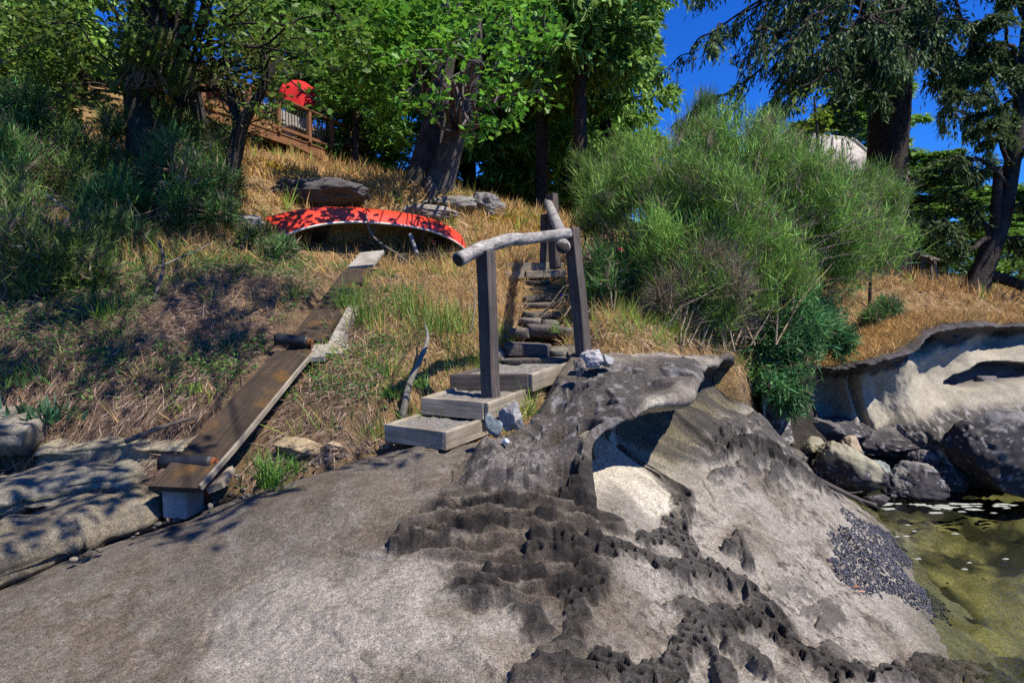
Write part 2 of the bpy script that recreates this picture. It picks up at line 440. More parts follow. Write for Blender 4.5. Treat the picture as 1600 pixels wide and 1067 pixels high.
STAIR = [np.append(P(*p), 0)[:3] - [0, 0, o] for p, o in [((640, 672, 4.45), .22), ((690, 660, 4.7), .14), ((750, 625, 4.95), .12), ((820, 590, 5.4), .14), ((830, 562, 5.75), .10), ((845, 530, 6.35), .08), ((845, 500, 6.9), .05), ((850, 475, 7.6), .05), ((850, 440, 8.5), .04)]]
RAMPL = [P(462, 545, 5.5) - [0, 0, .12], P(479, 531, 5.75) - [0, 0, .09], P(560, 419, 8.0) - [0, 0, .09], P(582, 393, 8.8) - [0, 0, .09]]
def soil_z(x, y):
    x = np.asarray(x, float); y = np.asarray(y, float)
    z = SOIL(x, y)
    z = z + (fbm(x * 1.3, y * 1.3, 3, 4) - .5) * .10
    for (a, b) in zip(STAIR[:-1], STAIR[1:]):       # the path is cut into the slope
        v = b[:2] - a[:2]; t = np.clip(((x - a[0]) * v[0] + (y - a[1]) * v[1]) / (v @ v), 0, 1)
        d = np.hypot(x - a[0] - t * v[0], y - a[1] - t * v[1]); pz = a[2] + (b[2] - a[2]) * t
        z = np.where(d < .85, np.minimum(z, np.maximum(pz, z - 2) + sstep(.38, .85, d) * .45), z)
    for (a, b) in zip(RAMPL[:-1], RAMPL[1:]):
        v = b[:2] - a[:2]; t = np.clip(((x - a[0]) * v[0] + (y - a[1]) * v[1]) / (v @ v), 0, 1)
        d = np.hypot(x - a[0] - t * v[0], y - a[1] - t * v[1]); pz = a[2] + (b[2] - a[2]) * t
        z = np.where(d < .6, np.minimum(z, pz + sstep(.24, .6, d) * .5), z)
    return z + (fbm(x * 6, y * 6, 8, 3) - .5) * .05

def zs(x, y): return float(soil_z(np.array([x]), np.array([y]))[0])

def rock_base(x, y):
    sd = poly_sd(x, y, LIP_POLY)
    m = sstep(-.03, .26, sd)
    return ROCK_LOW(x, y) * (1 - m) + np.maximum(ROCK_TOP(x, y), ROCK_LOW(x, y) - .02) * m, m, sd

_ry = np.concatenate([np.linspace(1.2, 2.1, 40, endpoint=False), np.arange(2.1, 4.6, .03), np.arange(4.6, 9, .06)])
_rx = np.arange(-4.6, 5.2, .03)
_RX, _RY = np.meshgrid(_rx, _ry); _RB, _, _ = rock_base(_RX, _RY)
def rb(x, y):
    i = np.clip(np.searchsorted(_rx, x) - 1, 0, len(_rx) - 2); j = np.clip(np.searchsorted(_ry, y) - 1, 0, len(_ry) - 2)
    fx = (x - _rx[i]) / (_rx[i + 1] - _rx[i]); fy = (y - _ry[j]) / (_ry[j + 1] - _ry[j])
    return (_RB[j, i] * (1 - fx) + _RB[j, i + 1] * fx) * (1 - fy) + (_RB[j + 1, i] * (1 - fx) + _RB[j + 1, i + 1] * fx) * fy

def hit(px, py, fn, y0=1.4, y1=60.0):
    """first point of the line of sight through (px,py) that meets the surface fn"""
    Y = np.concatenate([np.arange(y0, min(10, y1), .01), np.arange(10, y1, .05)]) if y1 > 10 else np.arange(y0, y1, .01)
    c = (px - 800) / F_PX; d = (533.5 - py) / F_PX
    cp, sp = math.cos(PITCH), math.sin(PITCH)
    t = Y / (cp + d * sp); x = c * t; z = EYE[2] + (-sp + d * cp) * t
    h = fn(x, Y); k = np.nonzero(z < h)[0]
    i = k[0] if len(k) else len(Y) - 1
    return np.array([x[i], Y[i], float(h[i])])

def rock_hit(px, py): return hit(px, py, rb, 1.3, 8.9)
def soil_hit(px, py): return hit(px, py, soil_z, 4.5, 40)
def rpoly(L): return [tuple(rock_hit(*p)[:2]) for p in L]

# ------------------------------------------------------------------ rock shelf
gx = np.concatenate([np.arange(-4.6, -1.1, .020), np.arange(-1.1, 2.25, .0065), np.arange(2.25, 5.2, .018)])
gy = np.concatenate([np.arange(1.25, 2.2, .03), np.arange(2.2, 4.4, .0065), np.arange(4.4, 5.6, .013), np.arange(5.6, 8.9, .03)])
X, Y = np.meshgrid(gx, gy)
Zb, lipm, lipsd = rock_base(X, Y)
wx = X + (fbm(X * 7, Y * 7, 21, 3) - .5) * .10; wy = Y + (fbm(X * 7, Y * 7, 51, 3) - .5) * .10
wx2 = X + (fbm(X * 25, Y * 25, 61, 2) - .5) * .03; wy2 = Y + (fbm(X * 25, Y * 25, 71, 2) - .5) * .03

# dark honeycombed ridges
ridges = [
    ([(850, 845), (930, 835), (990, 862), (1060, 885), (1120, 885), (1175, 925), (1215, 955), (1232, 1000), (1285, 1040), (1390, 1052), (1480, 1045), (1570, 1062)], .055),
    ([(1035, 1064), (1065, 1005), (1100, 975), (1150, 955), (1215, 965)], .045),
    ([(1060, 940), (1110, 955), (1150, 1000), (1195, 1035)], .040),
    ([(1090, 985), (1125, 1035), (1130, 1066)], .032),
    ([(720, 930), (775, 925), (815, 948), (845, 985)], .035),
    ([(740, 905), (800, 890), (870, 905), (905, 930)], .040),
    ([(830, 850), (880, 860), (930, 890), (900, 925)], .060),
    ([(820, 1062), (880, 1040), (930, 1036)], .030),
    ([(925, 1046), (975, 1040), (1005, 1066)], .055),
    ([(905, 945), (905, 985), (850, 1030)], .030),
    ([(905, 770), (925, 730), (938, 785)], .075),
    ([(1065, 700), (1072, 760), (1055, 820), (1085, 860)], .045),
    ([(1110, 690), (1180, 700), (1260, 745), (1290, 765)], .060),
    ([(1140, 850), (1155, 830), (1165, 870)], .030),
    ([(1010, 835), (1040, 830), (1060, 850)], .045),
    ([(620, 838), (690, 832), (780, 815), (850, 800)], .030),
    ([(690, 795), (760, 790), (850, 780)], .020),
]
crust = np.zeros_like(X); fringe = np.zeros_like(X); wide = np.zeros_like(X)
for pl, w in ridges:
    w = w * 1.12
    d = poly_dist(wx + (wx2 - X) * 1.6, wy + (wy2 - Y) * 1.6, rpoly(pl)) + (fbm(X * 6, Y * 6, 17, 2) - .5) * w * 1.6
    crust = np.maximum(crust, sstep(w * 1.75, w * .8, d)); fringe = np.maximum(fringe, sstep(w * 4.5, w * 1.5, d))
    if w > .045: wide = np.maximum(wide, sstep(w * 1.9, w * 1.1, d))
# terraces: scalloped ledges stepping down the nose of the shelf
ter_poly = rpoly([(600, 845), (680, 775), (740, 745), (880, 750), (960, 800), (950, 880), (890, 935), (720, 950), (700, 880)])
ter = sstep(-.10, .10, poly_sd(wx, wy, ter_poly))
tt = (wy * .95 - wx * .10 + Zb * .9) / .125 + (fbm(X * 3, Y * 3, 90, 3) - .5) * 1.1
ft = tt - np.floor(tt)
stepf = sstep(.55, .98, ft) - ft                       # sawtooth: flat treads, steep risers
f1e, f2e, ide = worley(wx2 / .13, wy2 / .075, 5)
scal = np.clip(1 - f1e / .62, 0, 1) ** .8
# conglomerate lump
lump_c = rpoly([(730, 760), (745, 715), (800, 695), (862, 705), (870, 750), (800, 775)])
lump = sstep(-.07, .07, poly_sd(wx, wy, lump_c))
f1g, f2g, idg = worley(X / .035, Y / .032, 44)
# honeycomb cells in two sizes
wx3 = X + (fbm(X * 12, Y * 12, 63, 2) - .5) * .03; wy3 = Y + (fbm(X * 12, Y * 12, 73, 2) - .5) * .03
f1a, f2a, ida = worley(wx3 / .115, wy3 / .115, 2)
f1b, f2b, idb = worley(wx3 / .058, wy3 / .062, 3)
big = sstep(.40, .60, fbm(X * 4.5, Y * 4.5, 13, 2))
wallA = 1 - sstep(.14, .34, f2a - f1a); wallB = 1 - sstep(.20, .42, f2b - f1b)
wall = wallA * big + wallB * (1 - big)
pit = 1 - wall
D = (fbm(X * 1.1, Y * 1.1, 31, 4) - .5) * .10 + (fbm(X * 5, Y * 5, 33, 4) - .5) * .022 + (fbm(X * 40, Y * 40, 35, 3) - .5) * .006
smooth_zone = sstep(.15, .6, fbm(X * .9, Y * .9, 7, 2))
cavez = sstep(.35, .05, np.hypot((X - P(1020, 740, 4.3)[0]) / 1.0, (Y - 4.25) / 1.6))
D = D * (1 - .7 * cavez)
ex = fbm(X * 1.25 + .2, Y * 1.5, 207, 4); exm = (1 - crust) * (1 - ter) * (1 - cavez)
for th_, dp_ in ((.36, .016), (.47, .012), (.58, .018)): D -= dp_ * sstep(th_, th_ + .006, ex + (fbm(X * 16, Y * 16, 209, 2) - .5) * .03) * exm
flatw = 1 - np.clip(4 * lipm * (1 - lipm), 0, 1)
D += flatw * crust * (.030 + (fbm(X * 5, Y * 5, 15, 2) - .5) * .035 - pit * np.where(big > .5, (ida > .16) * 1.0, (idb > .16) * 1.0) * (.012 + wide * (.034 * (1 - big) + .066 * big)))
stepf = sstep(.70, .98, ft + (fbm(X * 14, Y * 14, 91, 2) - .5) * .10) - ft
lone = pit * (1 - crust) * fringe * np.where(idb < .34, 1.0, 0.0) * sstep(.25, .5, f2b - f1b); D -= lone * .018
D += ter * (stepf * .085 - scal * .040 * (.4 + ft) + .02 + (fbm(X * 28, Y * 28, 92, 3) - .5) * .010)
D += lump * (.10 + .028 * (np.clip(.5 - f1g, 0, 1)) * (.4 + idg) + (fbm(X * 9, Y * 9, 46, 3) - .5) * .12)
# round hollows (tafoni) on the slab
pit_c = np.zeros_like(X)
for (px, py, rx, ry, dp) in [(880, 662, .105, .10, .14), (918, 659, .075, .13, .17), (970, 660, .07, .09, .12), (889, 731, .11, .10, .14), (968, 632, .09, .06, .05), (944, 639, .05, .05, .07),
                             (930, 610, .11, .07, .07), (905, 595, .10, .06, .07), (1000, 622, .05, .05, .05), (862, 680, .08, .06, .06), (872, 622, .07, .07, .07), (835, 660, .06, .05, .05), (720, 765, .06, .05, .05), (1003, 585, .10, .05, .035), (925, 700, .10, .05, .06),
                             (845, 635, .08, .05, .05), (800, 690, .07, .045, .05), (765, 705, .06, .05, .05), (905, 690, .06, .05, .06)]:
    h_ = rock_hit(px, py)
    r = np.hypot((wx2 - h_[0]) / rx, (wy2 - h_[1]) / ry)
    k = sstep(1.0, .74, r) * sstep(.22, .30, lipsd + 9 * (lipsd < -.4)); D -= dp * 1.55 * k; pit_c = np.maximum(pit_c, k)
slabz = lipm * sstep(-.1, .2, poly_sd(wx, wy, rpoly([(790, 700), (830, 640), (880, 590), (1085, 560), (1085, 640), (985, 650), (960, 730), (880, 745)])))
D += slabz * (fbm(X * 3.2, Y * 3.2, 101, 3) - .5) * .06 - slabz * .03 * sstep(.58, .66, fbm(X * 9, Y * 7, 104, 2))
# long crack across the smooth slab and a few small ones
crk = np.zeros_like(X)
for pl, w in [([(318, 1000), (322, 960), (345, 925), (385, 898), (430, 876)], .010), ([(355, 918), (390, 900), (420, 880)], .012), ([(165, 915), (230, 900)], .010), ([(330, 900), (365, 890)], .008), ([(520, 848), (600, 862), (700, 838)], .014), ([(60, 1000), (180, 955), (290, 935)], .006), ([(430, 876), (520, 850), (640, 790)], .005), ([(150, 1067), (230, 1010), (318, 1000)], .006), ([(1120, 820), (1230, 850), (1300, 925)], .007), ([(1010, 930), (1060, 1000)], .006), ([(1230, 790), (1330, 840)], .007)]:
    d = poly_dist(X + (fbm(X * 18, Y * 18, 9, 2) - .5) * .05, Y + (fbm(X * 18, Y * 18, 19, 2) - .5) * .05, rpoly(pl))
    crk = np.maximum(crk, sstep(w * 1.6, w * .4, d))
D -= crk * .022
# streaky shallow ribs on the slope towards the pool
rib = sstep(2.0, 2.6, X) * 0 + sstep(1.15, 1.7, X)
u_ = (X * .62 - Y * .78); v_ = (X * .78 + Y * .62)
strk = fbm(u_ * 13, v_ * 2.6, 77, 4)
D += rib * (strk - .5) * .055
mreg = np.maximum(sstep(-.12, .12, poly_sd(wx, wy, rpoly([(1065, 650), (1180, 640), (1240, 690), (1320, 775), (1280, 785), (1200, 770), (1100, 745)]))), .8 * sstep(-.10, .12, poly_sd(wx, wy, rpoly([(1245, 915), (1330, 945), (1365, 1010), (1300, 1040), (1250, 980)]))))
mott = sstep(.60 - .16 * mreg, .68 - .14 * mreg, strk * .6 + fbm(X * 16, Y * 16, 78, 3) * .4) * np.maximum(rib, mreg) * (.45 + .55 * mreg)
D += mott * mreg * .03
Zr = Zb + D
# sink the shelf under the soil far from where it shows
# hollow under the lip
gyx, gxx = np.gradient(lipsd, gy, gx)
gl = np.hypot(gxx, gyx) + 1e-6; gxx /= gl; gyx /= gl
side = np.clip((X - P(955, 810, 3.5)[0] + .05) / .2, 0, 1)
t_ = lipm * (lipsd > -.05)
push = (.62 * np.sin(np.pi * np.clip(t_ / .84, 0, 1)) - .18 * sstep(.72, .92, t_) * np.exp(-np.clip(lipsd - .26, 0, 9) / .22)) * side
hol = sstep(0, .12, t_) * sstep(.88, .80, t_) * side
push = push * (1 - .6 * sstep(1.35, 1.6, X))
push = push * (1 + .35 * (fbm(X * 2.2, Zr * 3, 55, 2) - .5))
Xr = X + gxx * push; Yr = Y + gyx * push

# colours (the stone's own, but for shade painted into the honeycomb pits): grey-brown weathered skin, pale fresh sandstone, black crust, cream hollow
c_slab = np.array([.135, .117, .096]); c_pale = np.array([.265, .240, .205]); c_blk = np.array([.013, .0122, .013]); c_cream = np.array([.44, .405, .325]); c_dkslab = np.array([.055, .051, .051]); c_brown = np.array([.110, .086, .064])
pale_poly = rpoly([(318, 1067), (322, 965), (345, 930), (430, 880), (560, 868), (700, 850), (760, 900), (840, 980), (830, 1067)])
pale = sstep(-.08, .10, poly_sd(wx, wy, pale_poly)) * sstep(.30, .52, fbm(X * 2.6, Y * 2.6, 5, 4) + .10)
pale = np.maximum(pale, sstep(-.10, .05, poly_sd(wx, wy, rpoly([(560, 862), (640, 830), (700, 860), (640, 880)]))) * .9)
right = sstep(.35, .75, X - .12 * (Y - 3)) * (1 - slabz)
pale = np.maximum(pale, right * .95)
cc = c_slab[None, None] * (1 - pale[..., None]) + c_pale[None, None] * pale[..., None]
stain = sstep(.52, .66, fbm(X * 3.4, Y * 3.4, 66, 4)) * .55
blot = sstep(.05, -.02, poly_dist(wx, wy, rpoly([(560, 940), (600, 960), (575, 1000), (545, 1060)])) - .03) * sstep(.42, .55, fbm(X * 9, Y * 9, 64, 4))
cc = cc * (1 - .65 * blot[..., None]) + np.array([.10, .085, .07]) * .65 * blot[..., None]
cc = cc * (1 - stain[..., None]) + c_brown * stain[..., None]
fle = sstep(.56, .7, fbm(X * 14, Y * 14, 67, 4)) * (1 - right) * .6
cc = cc * (1 - fle[..., None]) + np.array([.17, .155, .135]) * fle[..., None]
cv = sstep(.35, .75, cavez) ; cv = np.maximum(cv, hol)
cre = c_cream * (1 - sstep(1.25, 1.5, X))[..., None] + np.array([.13, .115, .075]) * sstep(1.25, 1.5, X)[..., None]
cc = cc * (1 - cv[..., None]) + cre * cv[..., None]
sl = np.clip(slabz * (.75 + .5 * (fbm(X * 8, Y * 8, 68, 3) - .5)), 0, 1) * (1 - hol)
cc = cc * (1 - sl[..., None]) + c_dkslab * sl[..., None]
lich = sstep(.60, .70, fbm(X * 22, Y * 16, 69, 3)) * slabz * .6
cc = cc * (1 - lich[..., None]) + np.array([.25, .245, .245]) * lich[..., None]
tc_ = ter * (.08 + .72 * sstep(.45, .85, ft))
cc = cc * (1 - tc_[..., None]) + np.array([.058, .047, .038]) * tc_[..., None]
lg = lump * .85
cc = cc * (1 - lg[..., None]) + (np.array([.12, .108, .10]) * (.45 + 1.1 * idg[..., None])) * lg[..., None]
mt = mott * .85
cc = cc * (1 - mt[..., None]) + np.array([.050, .047, .045]) * mt[..., None]
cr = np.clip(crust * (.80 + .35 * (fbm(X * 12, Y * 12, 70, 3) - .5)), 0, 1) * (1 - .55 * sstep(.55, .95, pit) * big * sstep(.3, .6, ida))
cbl = c_blk * (.45 + .8 * wall[..., None]); cc = cc * (1 - cr[..., None]) + cbl * cr[..., None]  # pit shade painted in: crust darker inside the cells than on the wall tops
spk = sstep(.62, .68, fbm(X * 26, Y * 26, 71, 3)) * right * (1 - cv) * .6 * sstep(.45, .6, fbm(X * 3, Y * 3, 72, 2))
cc = cc * (1 - spk[..., None]) + c_blk * 1.3 * spk[..., None]
lo2 = (fringe * sstep(.50, .62, fbm(X * 18, Y * 18, 74, 4)) * .35 * (1 - crust))[..., None]; cc = cc * (1 - lo2) + c_blk * 2 * lo2
cc = cc * (1 - (pit_c * .35)[..., None]) + c_brown * (pit_c * .35)[..., None]
wetz = sstep(.22, .02, Zr)
cc = cc * (1 - .55 * wetz[..., None]) + np.array([.06, .055, .03]) * .55 * wetz[..., None]
cc = cc * .87
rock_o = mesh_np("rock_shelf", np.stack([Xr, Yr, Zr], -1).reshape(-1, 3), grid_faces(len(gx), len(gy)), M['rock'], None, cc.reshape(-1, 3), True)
tag(rock_o, "weathered grey sandstone shelf with black honeycombed ridges in the foreground", "rock", kind="structure")
# top of the finished rock surface, for things that stand on it
def rock_top(x, y):
    i = int(np.clip(np.searchsorted(gx, x), 0, len(gx) - 1)); j = int(np.clip(np.searchsorted(gy, y), 0, len(gy) - 1))
    return float(Zr[j, i])

# ------------------------------------------------------------------ soil hillside
sx = np.concatenate([np.linspace(-60, -8, 70, endpoint=False), np.arange(-8, 4.5, .05), np.arange(4.5, 12.5, .09), np.linspace(12.5, 45, 45)])
sy = np.concatenate([np.arange(3.2, 9, .05), np.arange(9, 17, .10), np.linspace(17, 80, 70)])
X2, Y2 = np.meshgrid(sx, sy)
Z2 = soil_z(X2, Y2)
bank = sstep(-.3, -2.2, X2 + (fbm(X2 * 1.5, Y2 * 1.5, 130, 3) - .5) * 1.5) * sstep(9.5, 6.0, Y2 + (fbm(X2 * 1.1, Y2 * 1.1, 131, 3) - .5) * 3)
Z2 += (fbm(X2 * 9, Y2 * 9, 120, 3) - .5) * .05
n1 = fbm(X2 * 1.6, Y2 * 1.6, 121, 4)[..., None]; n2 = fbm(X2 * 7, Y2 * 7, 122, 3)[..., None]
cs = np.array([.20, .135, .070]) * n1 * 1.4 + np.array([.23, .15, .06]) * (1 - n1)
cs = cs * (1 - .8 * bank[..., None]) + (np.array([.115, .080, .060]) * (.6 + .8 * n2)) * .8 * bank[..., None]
moss = (sstep(.55, .7, n1[..., 0]) * sstep(9, 11, Y2))[..., None] * .5
cs = cs * (1 - moss) + np.array([.17, .12, .02]) * moss
low = (sstep(1.5, 1.1, Z2) * sstep(.8, 1.4, X2))[..., None]; cs = cs * (1 - low) + np.array([.045, .040, .034]) * low  # deep shade of the right-hand cleft painted into the low soil
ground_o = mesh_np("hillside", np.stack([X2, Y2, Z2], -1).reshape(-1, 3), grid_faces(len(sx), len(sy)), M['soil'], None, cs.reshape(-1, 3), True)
tag(ground_o, "dry brown grassy hillside rising behind the rock shelf", "hillside", kind="structure")
def g_at(x, y):
    """top of soil or rock"""
    s = soil_z(x, y)
    return s

# ------------------------------------------------------------------ sea bed and water
bx = np.linspace(1.5, 14, 160); by = np.linspace(1.5, 10, 120)
BX, BY = np.meshgrid(bx, by)
BZ = -.26 + (fbm(BX * 1.5, BY * 1.5, 200, 4) - .5) * .35 + (fbm(BX * 6, BY * 6, 201, 3) - .5) * .08
BZ -= sstep(8, 14, BX) * 1.5
f1s, f2s, ids = worley(BX / .22, BY / .2, 210)
stones = np.clip(.45 - f1s, 0, 1) * .18
BZ += stones
weed = sstep(.46, .58, fbm(BX * 2.2, BY * 2.2, 203, 4))
bc = np.array([.145, .125, .060]) * (.6 + .8 * ids[..., None]) * (1 - weed[..., None]) + np.array([.022, .021, .012]) * weed[..., None]
sb = mesh_np("seabed", np.stack([BX, BY, BZ], -1).reshape(-1, 3), grid_faces(len(bx), len(by)), M['rock'], None, bc.reshape(-1, 3), True)
tag(sb, "mossy olive bed of the tide pool", "seabed", kind="structure")
deep = mesh_np("sea_floor", np.array([[-3000, -200, -4.5], [3000, -200, -4.5], [3000, 4000, -4.5], [-3000, 4000, -4.5]], float), np.array([[0, 1, 2, 3]]), plain('deep_floor', (.03, .05, .05), .9))
tag(deep, "dark floor of the open sea", "sea floor", kind="structure")
m, nt, b = new_mat('water')
nt.nodes.remove(b); mo_ = nt.nodes["Material Output"]
tr_ = N(nt, "ShaderNodeBsdfTransparent"); tr_.inputs[0].default_value = (.80, .86, .72, 1)
gl0 = N(nt, "ShaderNodeBsdfGlossy"); gl0.inputs["Roughness"].default_value = .04
fr0 = N(nt, "ShaderNodeFresnel", IOR=1.33); mx0 = N(nt, "ShaderNodeMixShader")
nt.links.new(fr0.outputs[0], mx0.inputs[0]); nt.links.new(tr_.outputs[0], mx0.inputs[1]); nt.links.new(gl0.outputs[0], mx0.inputs[2]); nt.links.new(mx0.outputs[0], mo_.inputs[0])
tcw = N(nt, "ShaderNodeTexCoord"); prev = None
for sc, ds in ((2.2, .03), (9, .012)):
    no = N(nt, "ShaderNodeTexNoise", Scale=sc, Detail=3.0); nt.links.new(tcw.outputs["Object"], no.inputs["Vector"])
    bp = N(nt, "ShaderNodeBump", Strength=.5, Distance=ds); nt.links.new(no.outputs["Fac"], bp.inputs["Height"])
    if prev: nt.links.new(prev.outputs[0], bp.inputs["Normal"])
    prev = bp
nt.links.new(prev.outputs[0], gl0.inputs["Normal"]); nt.links.new(prev.outputs[0], fr0.inputs["Normal"])
M['water'] = m
wv = np.array([[1.2, -60, 0], [3000, -60, 0], [3000, 4000, 0], [1.2, 4000, 0]], float)
wo = mesh_np("water", wv, np.array([[0, 1, 2, 3]]), M['water']); tag(wo, "clear green tide pool water", "water", kind="structure")

# foam flecks floating along the far edge of the pool
acc = Acc(); rf = np.random.default_rng(5)
for k in range(46):
    if k < 34: px, py = rf.uniform(1375, 1600), 787 + rf.exponential(5)
    else: px, py = rf.uniform(1400, 1600), rf.uniform(790, 890)
    p = P(px, py, 1.0); t = EYE[2] / (EYE[2] - p[2]); x, y = p[0] * t, t
    n = 9; th = np.linspace(0, 2 * np.pi, n, endpoint=False); r = rf.uniform(.012, .05 if k < 34 else .02) * rf.uniform(.5, 1.2, n)
    ring = np.stack([x + np.cos(th) * r * 2.4, y + np.sin(th) * r, np.full(n, .004)], 1)
    ctr = np.array([[x, y, .013]])
    acc.add(np.vstack([ring, ctr]), np.stack([np.arange(n), (np.arange(n) + 1) % n, np.full(n, n)], 1), (.30, .31, .27))
fo = acc.build("sea_foam", attr_mat('foam', .8, ((60, .3),), (), .2)); tag(fo, "pale foam flecks floating on the tide pool", "foam", kind="stuff")

# ------------------------------------------------------------------ boulders
def cube_sphere(n):
    g = np.linspace(-1, 1, n); A, B = np.meshgrid(g, g); vs_, fs_ = [], []
    for k in range(6):
        o = np.ones_like(A)
        a = [(o, A, B), (-o, B, A), (B, o, A), (A, -o, B), (A, B, o), (B, A, -o)][k]
        v = np.stack([q.ravel() for q in a], 1); vs_.append(unit(v)); fs_.append(grid_faces(n, n) + k * n * n)
    V = np.vstack(vs_); Fq = np.vstack(fs_)
    key = np.round(V * 1e5).astype(np.int64)
    _, idx, inv = np.unique(key, axis=0, return_index=True, return_inverse=True)
    return V[idx], inv.ravel()[Fq]
CS = cube_sphere(40); CSS = cube_sphere(12)

def boulder_mesh(c, r, seed, rough=.30, cols=((.2, .18, .16),), dark=0.0, facets=7, barn=0.0, lo=False, darkbelow=None):
    V, Fq = CSS if lo else CS
    rg = np.random.default_rng(seed); V = V.copy()
    nd = rand_dirs(facets, rg); off = rg.uniform(.50, .86, facets)
    for n_, o_ in zip(nd, off):
        d = V @ n_; V -= np.clip(d - o_, 0, None)[:, None] * n_ * .9
    nn = unit(V)
    V = V + nn * ((fbm3(V * 1.5 + seed * 3.1, seed, 3) - .5) * rough * 1.6 + (fbm3(V * 5 + seed, seed + 4, 4) - .5) * rough * .7)[:, None]
    if barn: V = V + nn * ((fbm3(V * 9 + seed, seed + 8, 3) - .5) * barn * 3)[:, None]
    W = V * np.asarray(r) + np.asarray(c)
    a = np.array(cols[0])[None]; q = fbm3(W * 3 + seed, seed, 3)[:, None]
    col = a * (.6 + .8 * q)
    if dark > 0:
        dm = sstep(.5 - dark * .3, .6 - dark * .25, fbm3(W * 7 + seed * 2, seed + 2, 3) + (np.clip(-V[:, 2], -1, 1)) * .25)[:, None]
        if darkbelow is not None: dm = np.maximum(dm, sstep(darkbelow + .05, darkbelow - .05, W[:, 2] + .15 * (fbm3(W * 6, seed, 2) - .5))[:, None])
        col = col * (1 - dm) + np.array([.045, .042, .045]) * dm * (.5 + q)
        bs = sstep(.60, .66, fbm3(W * 30, seed + 5, 2))[:, None] * dm
        col = col * (1 - bs * .6) + np.array([.34, .33, .33]) * bs * .6
    return W, Fq, col

boulders = [ # px, py, Y, rx, ry, rz, colour, darkness, label
    (1318, 735, 7.3, .50, .42, .33, (.25, .235, .17), .55, "long sloping boulder with smooth olive top and barnacled side above the pool"),
    (1332, 703, 7.9, .165, .17, .19, (.30, .24, .17), .25, "upright brown rounded boulder behind the long sloping boulder"),
    (1268, 700, 7.7, .15, .16, .15, (.26, .24, .17), .15, "small olive boulder at the foot of the shelf left of the others"),
    (1365, 735, 7.6, .19, .17, .14, (.22, .25, .23), .15, "greenish grey smooth boulder between two barnacled boulders"),
    (1425, 755, 7.4, .40, .33, .26, (.21, .20, .18), .75, "barnacle crusted boulder with green weed at the far edge of the pool"),
    (1444, 722, 7.8, .22, .2, .15, (.17, .16, .16), .85, "dark mussel covered rock behind the barnacle crusted boulder"),
    (1483, 722, 7.7, .19, .18, .16, (.26, .25, .25), .45, "small pale barnacled block left of the big black boulder"),
    (1480, 752, 7.6, .22, .2, .22, (.12, .12, .12), .8, "dark rock under the small pale barnacled block"),
    (1565, 722, 7.45, .72, .55, .62, (.17, .165, .16), .9, "biggest boulder, black with mussels, at the right edge"),
    (1370, 780, 6.75, .15, .12, .06, (.18, .17, .16), .7, "flat little rock at the corner of the tide pool"),
    (1235, 715, 7.6, .20, .2, .12, (.10, .09, .08), .5, "dark low rock in the shaded cleft under the bushes"),
    (1205, 660, 7.6, .26, .25, .25, (.20, .19, .17), .2, "shaded rock at the back of the cleft below the bush"),
    (1285, 668, 8.4, .6, .4, .22, (.10, .095, .09), .6, "long dark rock along the base of the shaded sandstone hollow"),
    (1400, 690, 8.5, .6, .4, .25, (.10, .095, .09), .7, "dark mussel covered ledge rock below the pale cliff"),
]
for i, (px, py, Yd, rx, ry, rz, c, dk, lab) in enumerate(boulders):
    p = P(px, py, Yd)
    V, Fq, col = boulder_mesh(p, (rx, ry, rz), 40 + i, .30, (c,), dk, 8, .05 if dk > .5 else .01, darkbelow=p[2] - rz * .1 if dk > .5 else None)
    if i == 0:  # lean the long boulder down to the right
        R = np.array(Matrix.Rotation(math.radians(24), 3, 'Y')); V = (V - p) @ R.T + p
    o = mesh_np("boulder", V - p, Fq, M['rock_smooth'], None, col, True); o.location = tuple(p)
    tag(o, lab, "boulder", "boulders round the tide pool")

# ------------------------------------------------------------------ pale eroded cliff of the headland on the right
nu, nv = 330, 150
cu = np.linspace(0, 1, nu); cv_ = np.linspace(0, 1, nv)
U, Vv = np.meshgrid(cu, cv_)
# plan line of the cliff foot and of its brow (world)
foot = smooth_path([P(1195, 690, 7.5), P(1300, 700, 8.3), P(1400, 715, 8.2), P(1480, 700, 8.0), P(1560, 690, 7.9), P(1680, 670, 7.9), P(1800, 640, 8.6)], nu)
brow = smooth_path([P(1195, 570, 7.2), P(1290, 575, 8.3), P(1345, 568, 8.2), P(1410, 545, 8.4), P(1470, 512, 8.9), P(1560, 506, 9.4), P(1680, 520, 9.3), P(1800, 560, 9.6)], nu)[:]
back = brow + np.array([0.15, 1.5, .12])
k = 4
def cliff_pt(U, Vv):
    i = np.clip(np.rint(U * (nu - 1)), 0, nu - 1).astype(int)
    f, w, bk = foot[i], brow[i], back[i]
    t = np.clip(Vv / .82, 0, 1)[..., None]; s = np.clip((Vv - .82) / .18, 0, 1)[..., None]
    return f * (1 - t) + w * t + (bk - w) * s
C = cliff_pt(U, Vv)
d_in = np.array([.15, .97, .0]); d_in /= np.linalg.norm(d_in)
t = np.clip(Vv / .82, 0, 1)
upx = 800 + C[..., 0] / C[..., 1] * F_PX          # used only to set out hollows along the cliff
hollow = np.zeros_like(U)
hollow += .55 * np.exp(-((U - .15) / .11) ** 2) * np.sin(np.pi * np.clip(t, 0, 1)) ** .8        # shaded alcove on the left
hollow += .42 * np.exp(-((U - .36) / .075) ** 2) * np.sin(np.pi * np.clip(t * 1.08, 0, 1)) ** .9
hollow += .62 * np.exp(-((U - .56) / .13) ** 2) * np.sin(np.pi * np.clip(t, 0, 1)) ** 1.3 * (t > 0)    # pale scoop
hollow += .55 * np.exp(-((U - .53) / .05) ** 2 - ((t - .88) / .10) ** 2)                               # undercut below the brow
hollow += .30 * np.exp(-((U - .72) / .05) ** 2 - ((t - .80) / .14) ** 2)
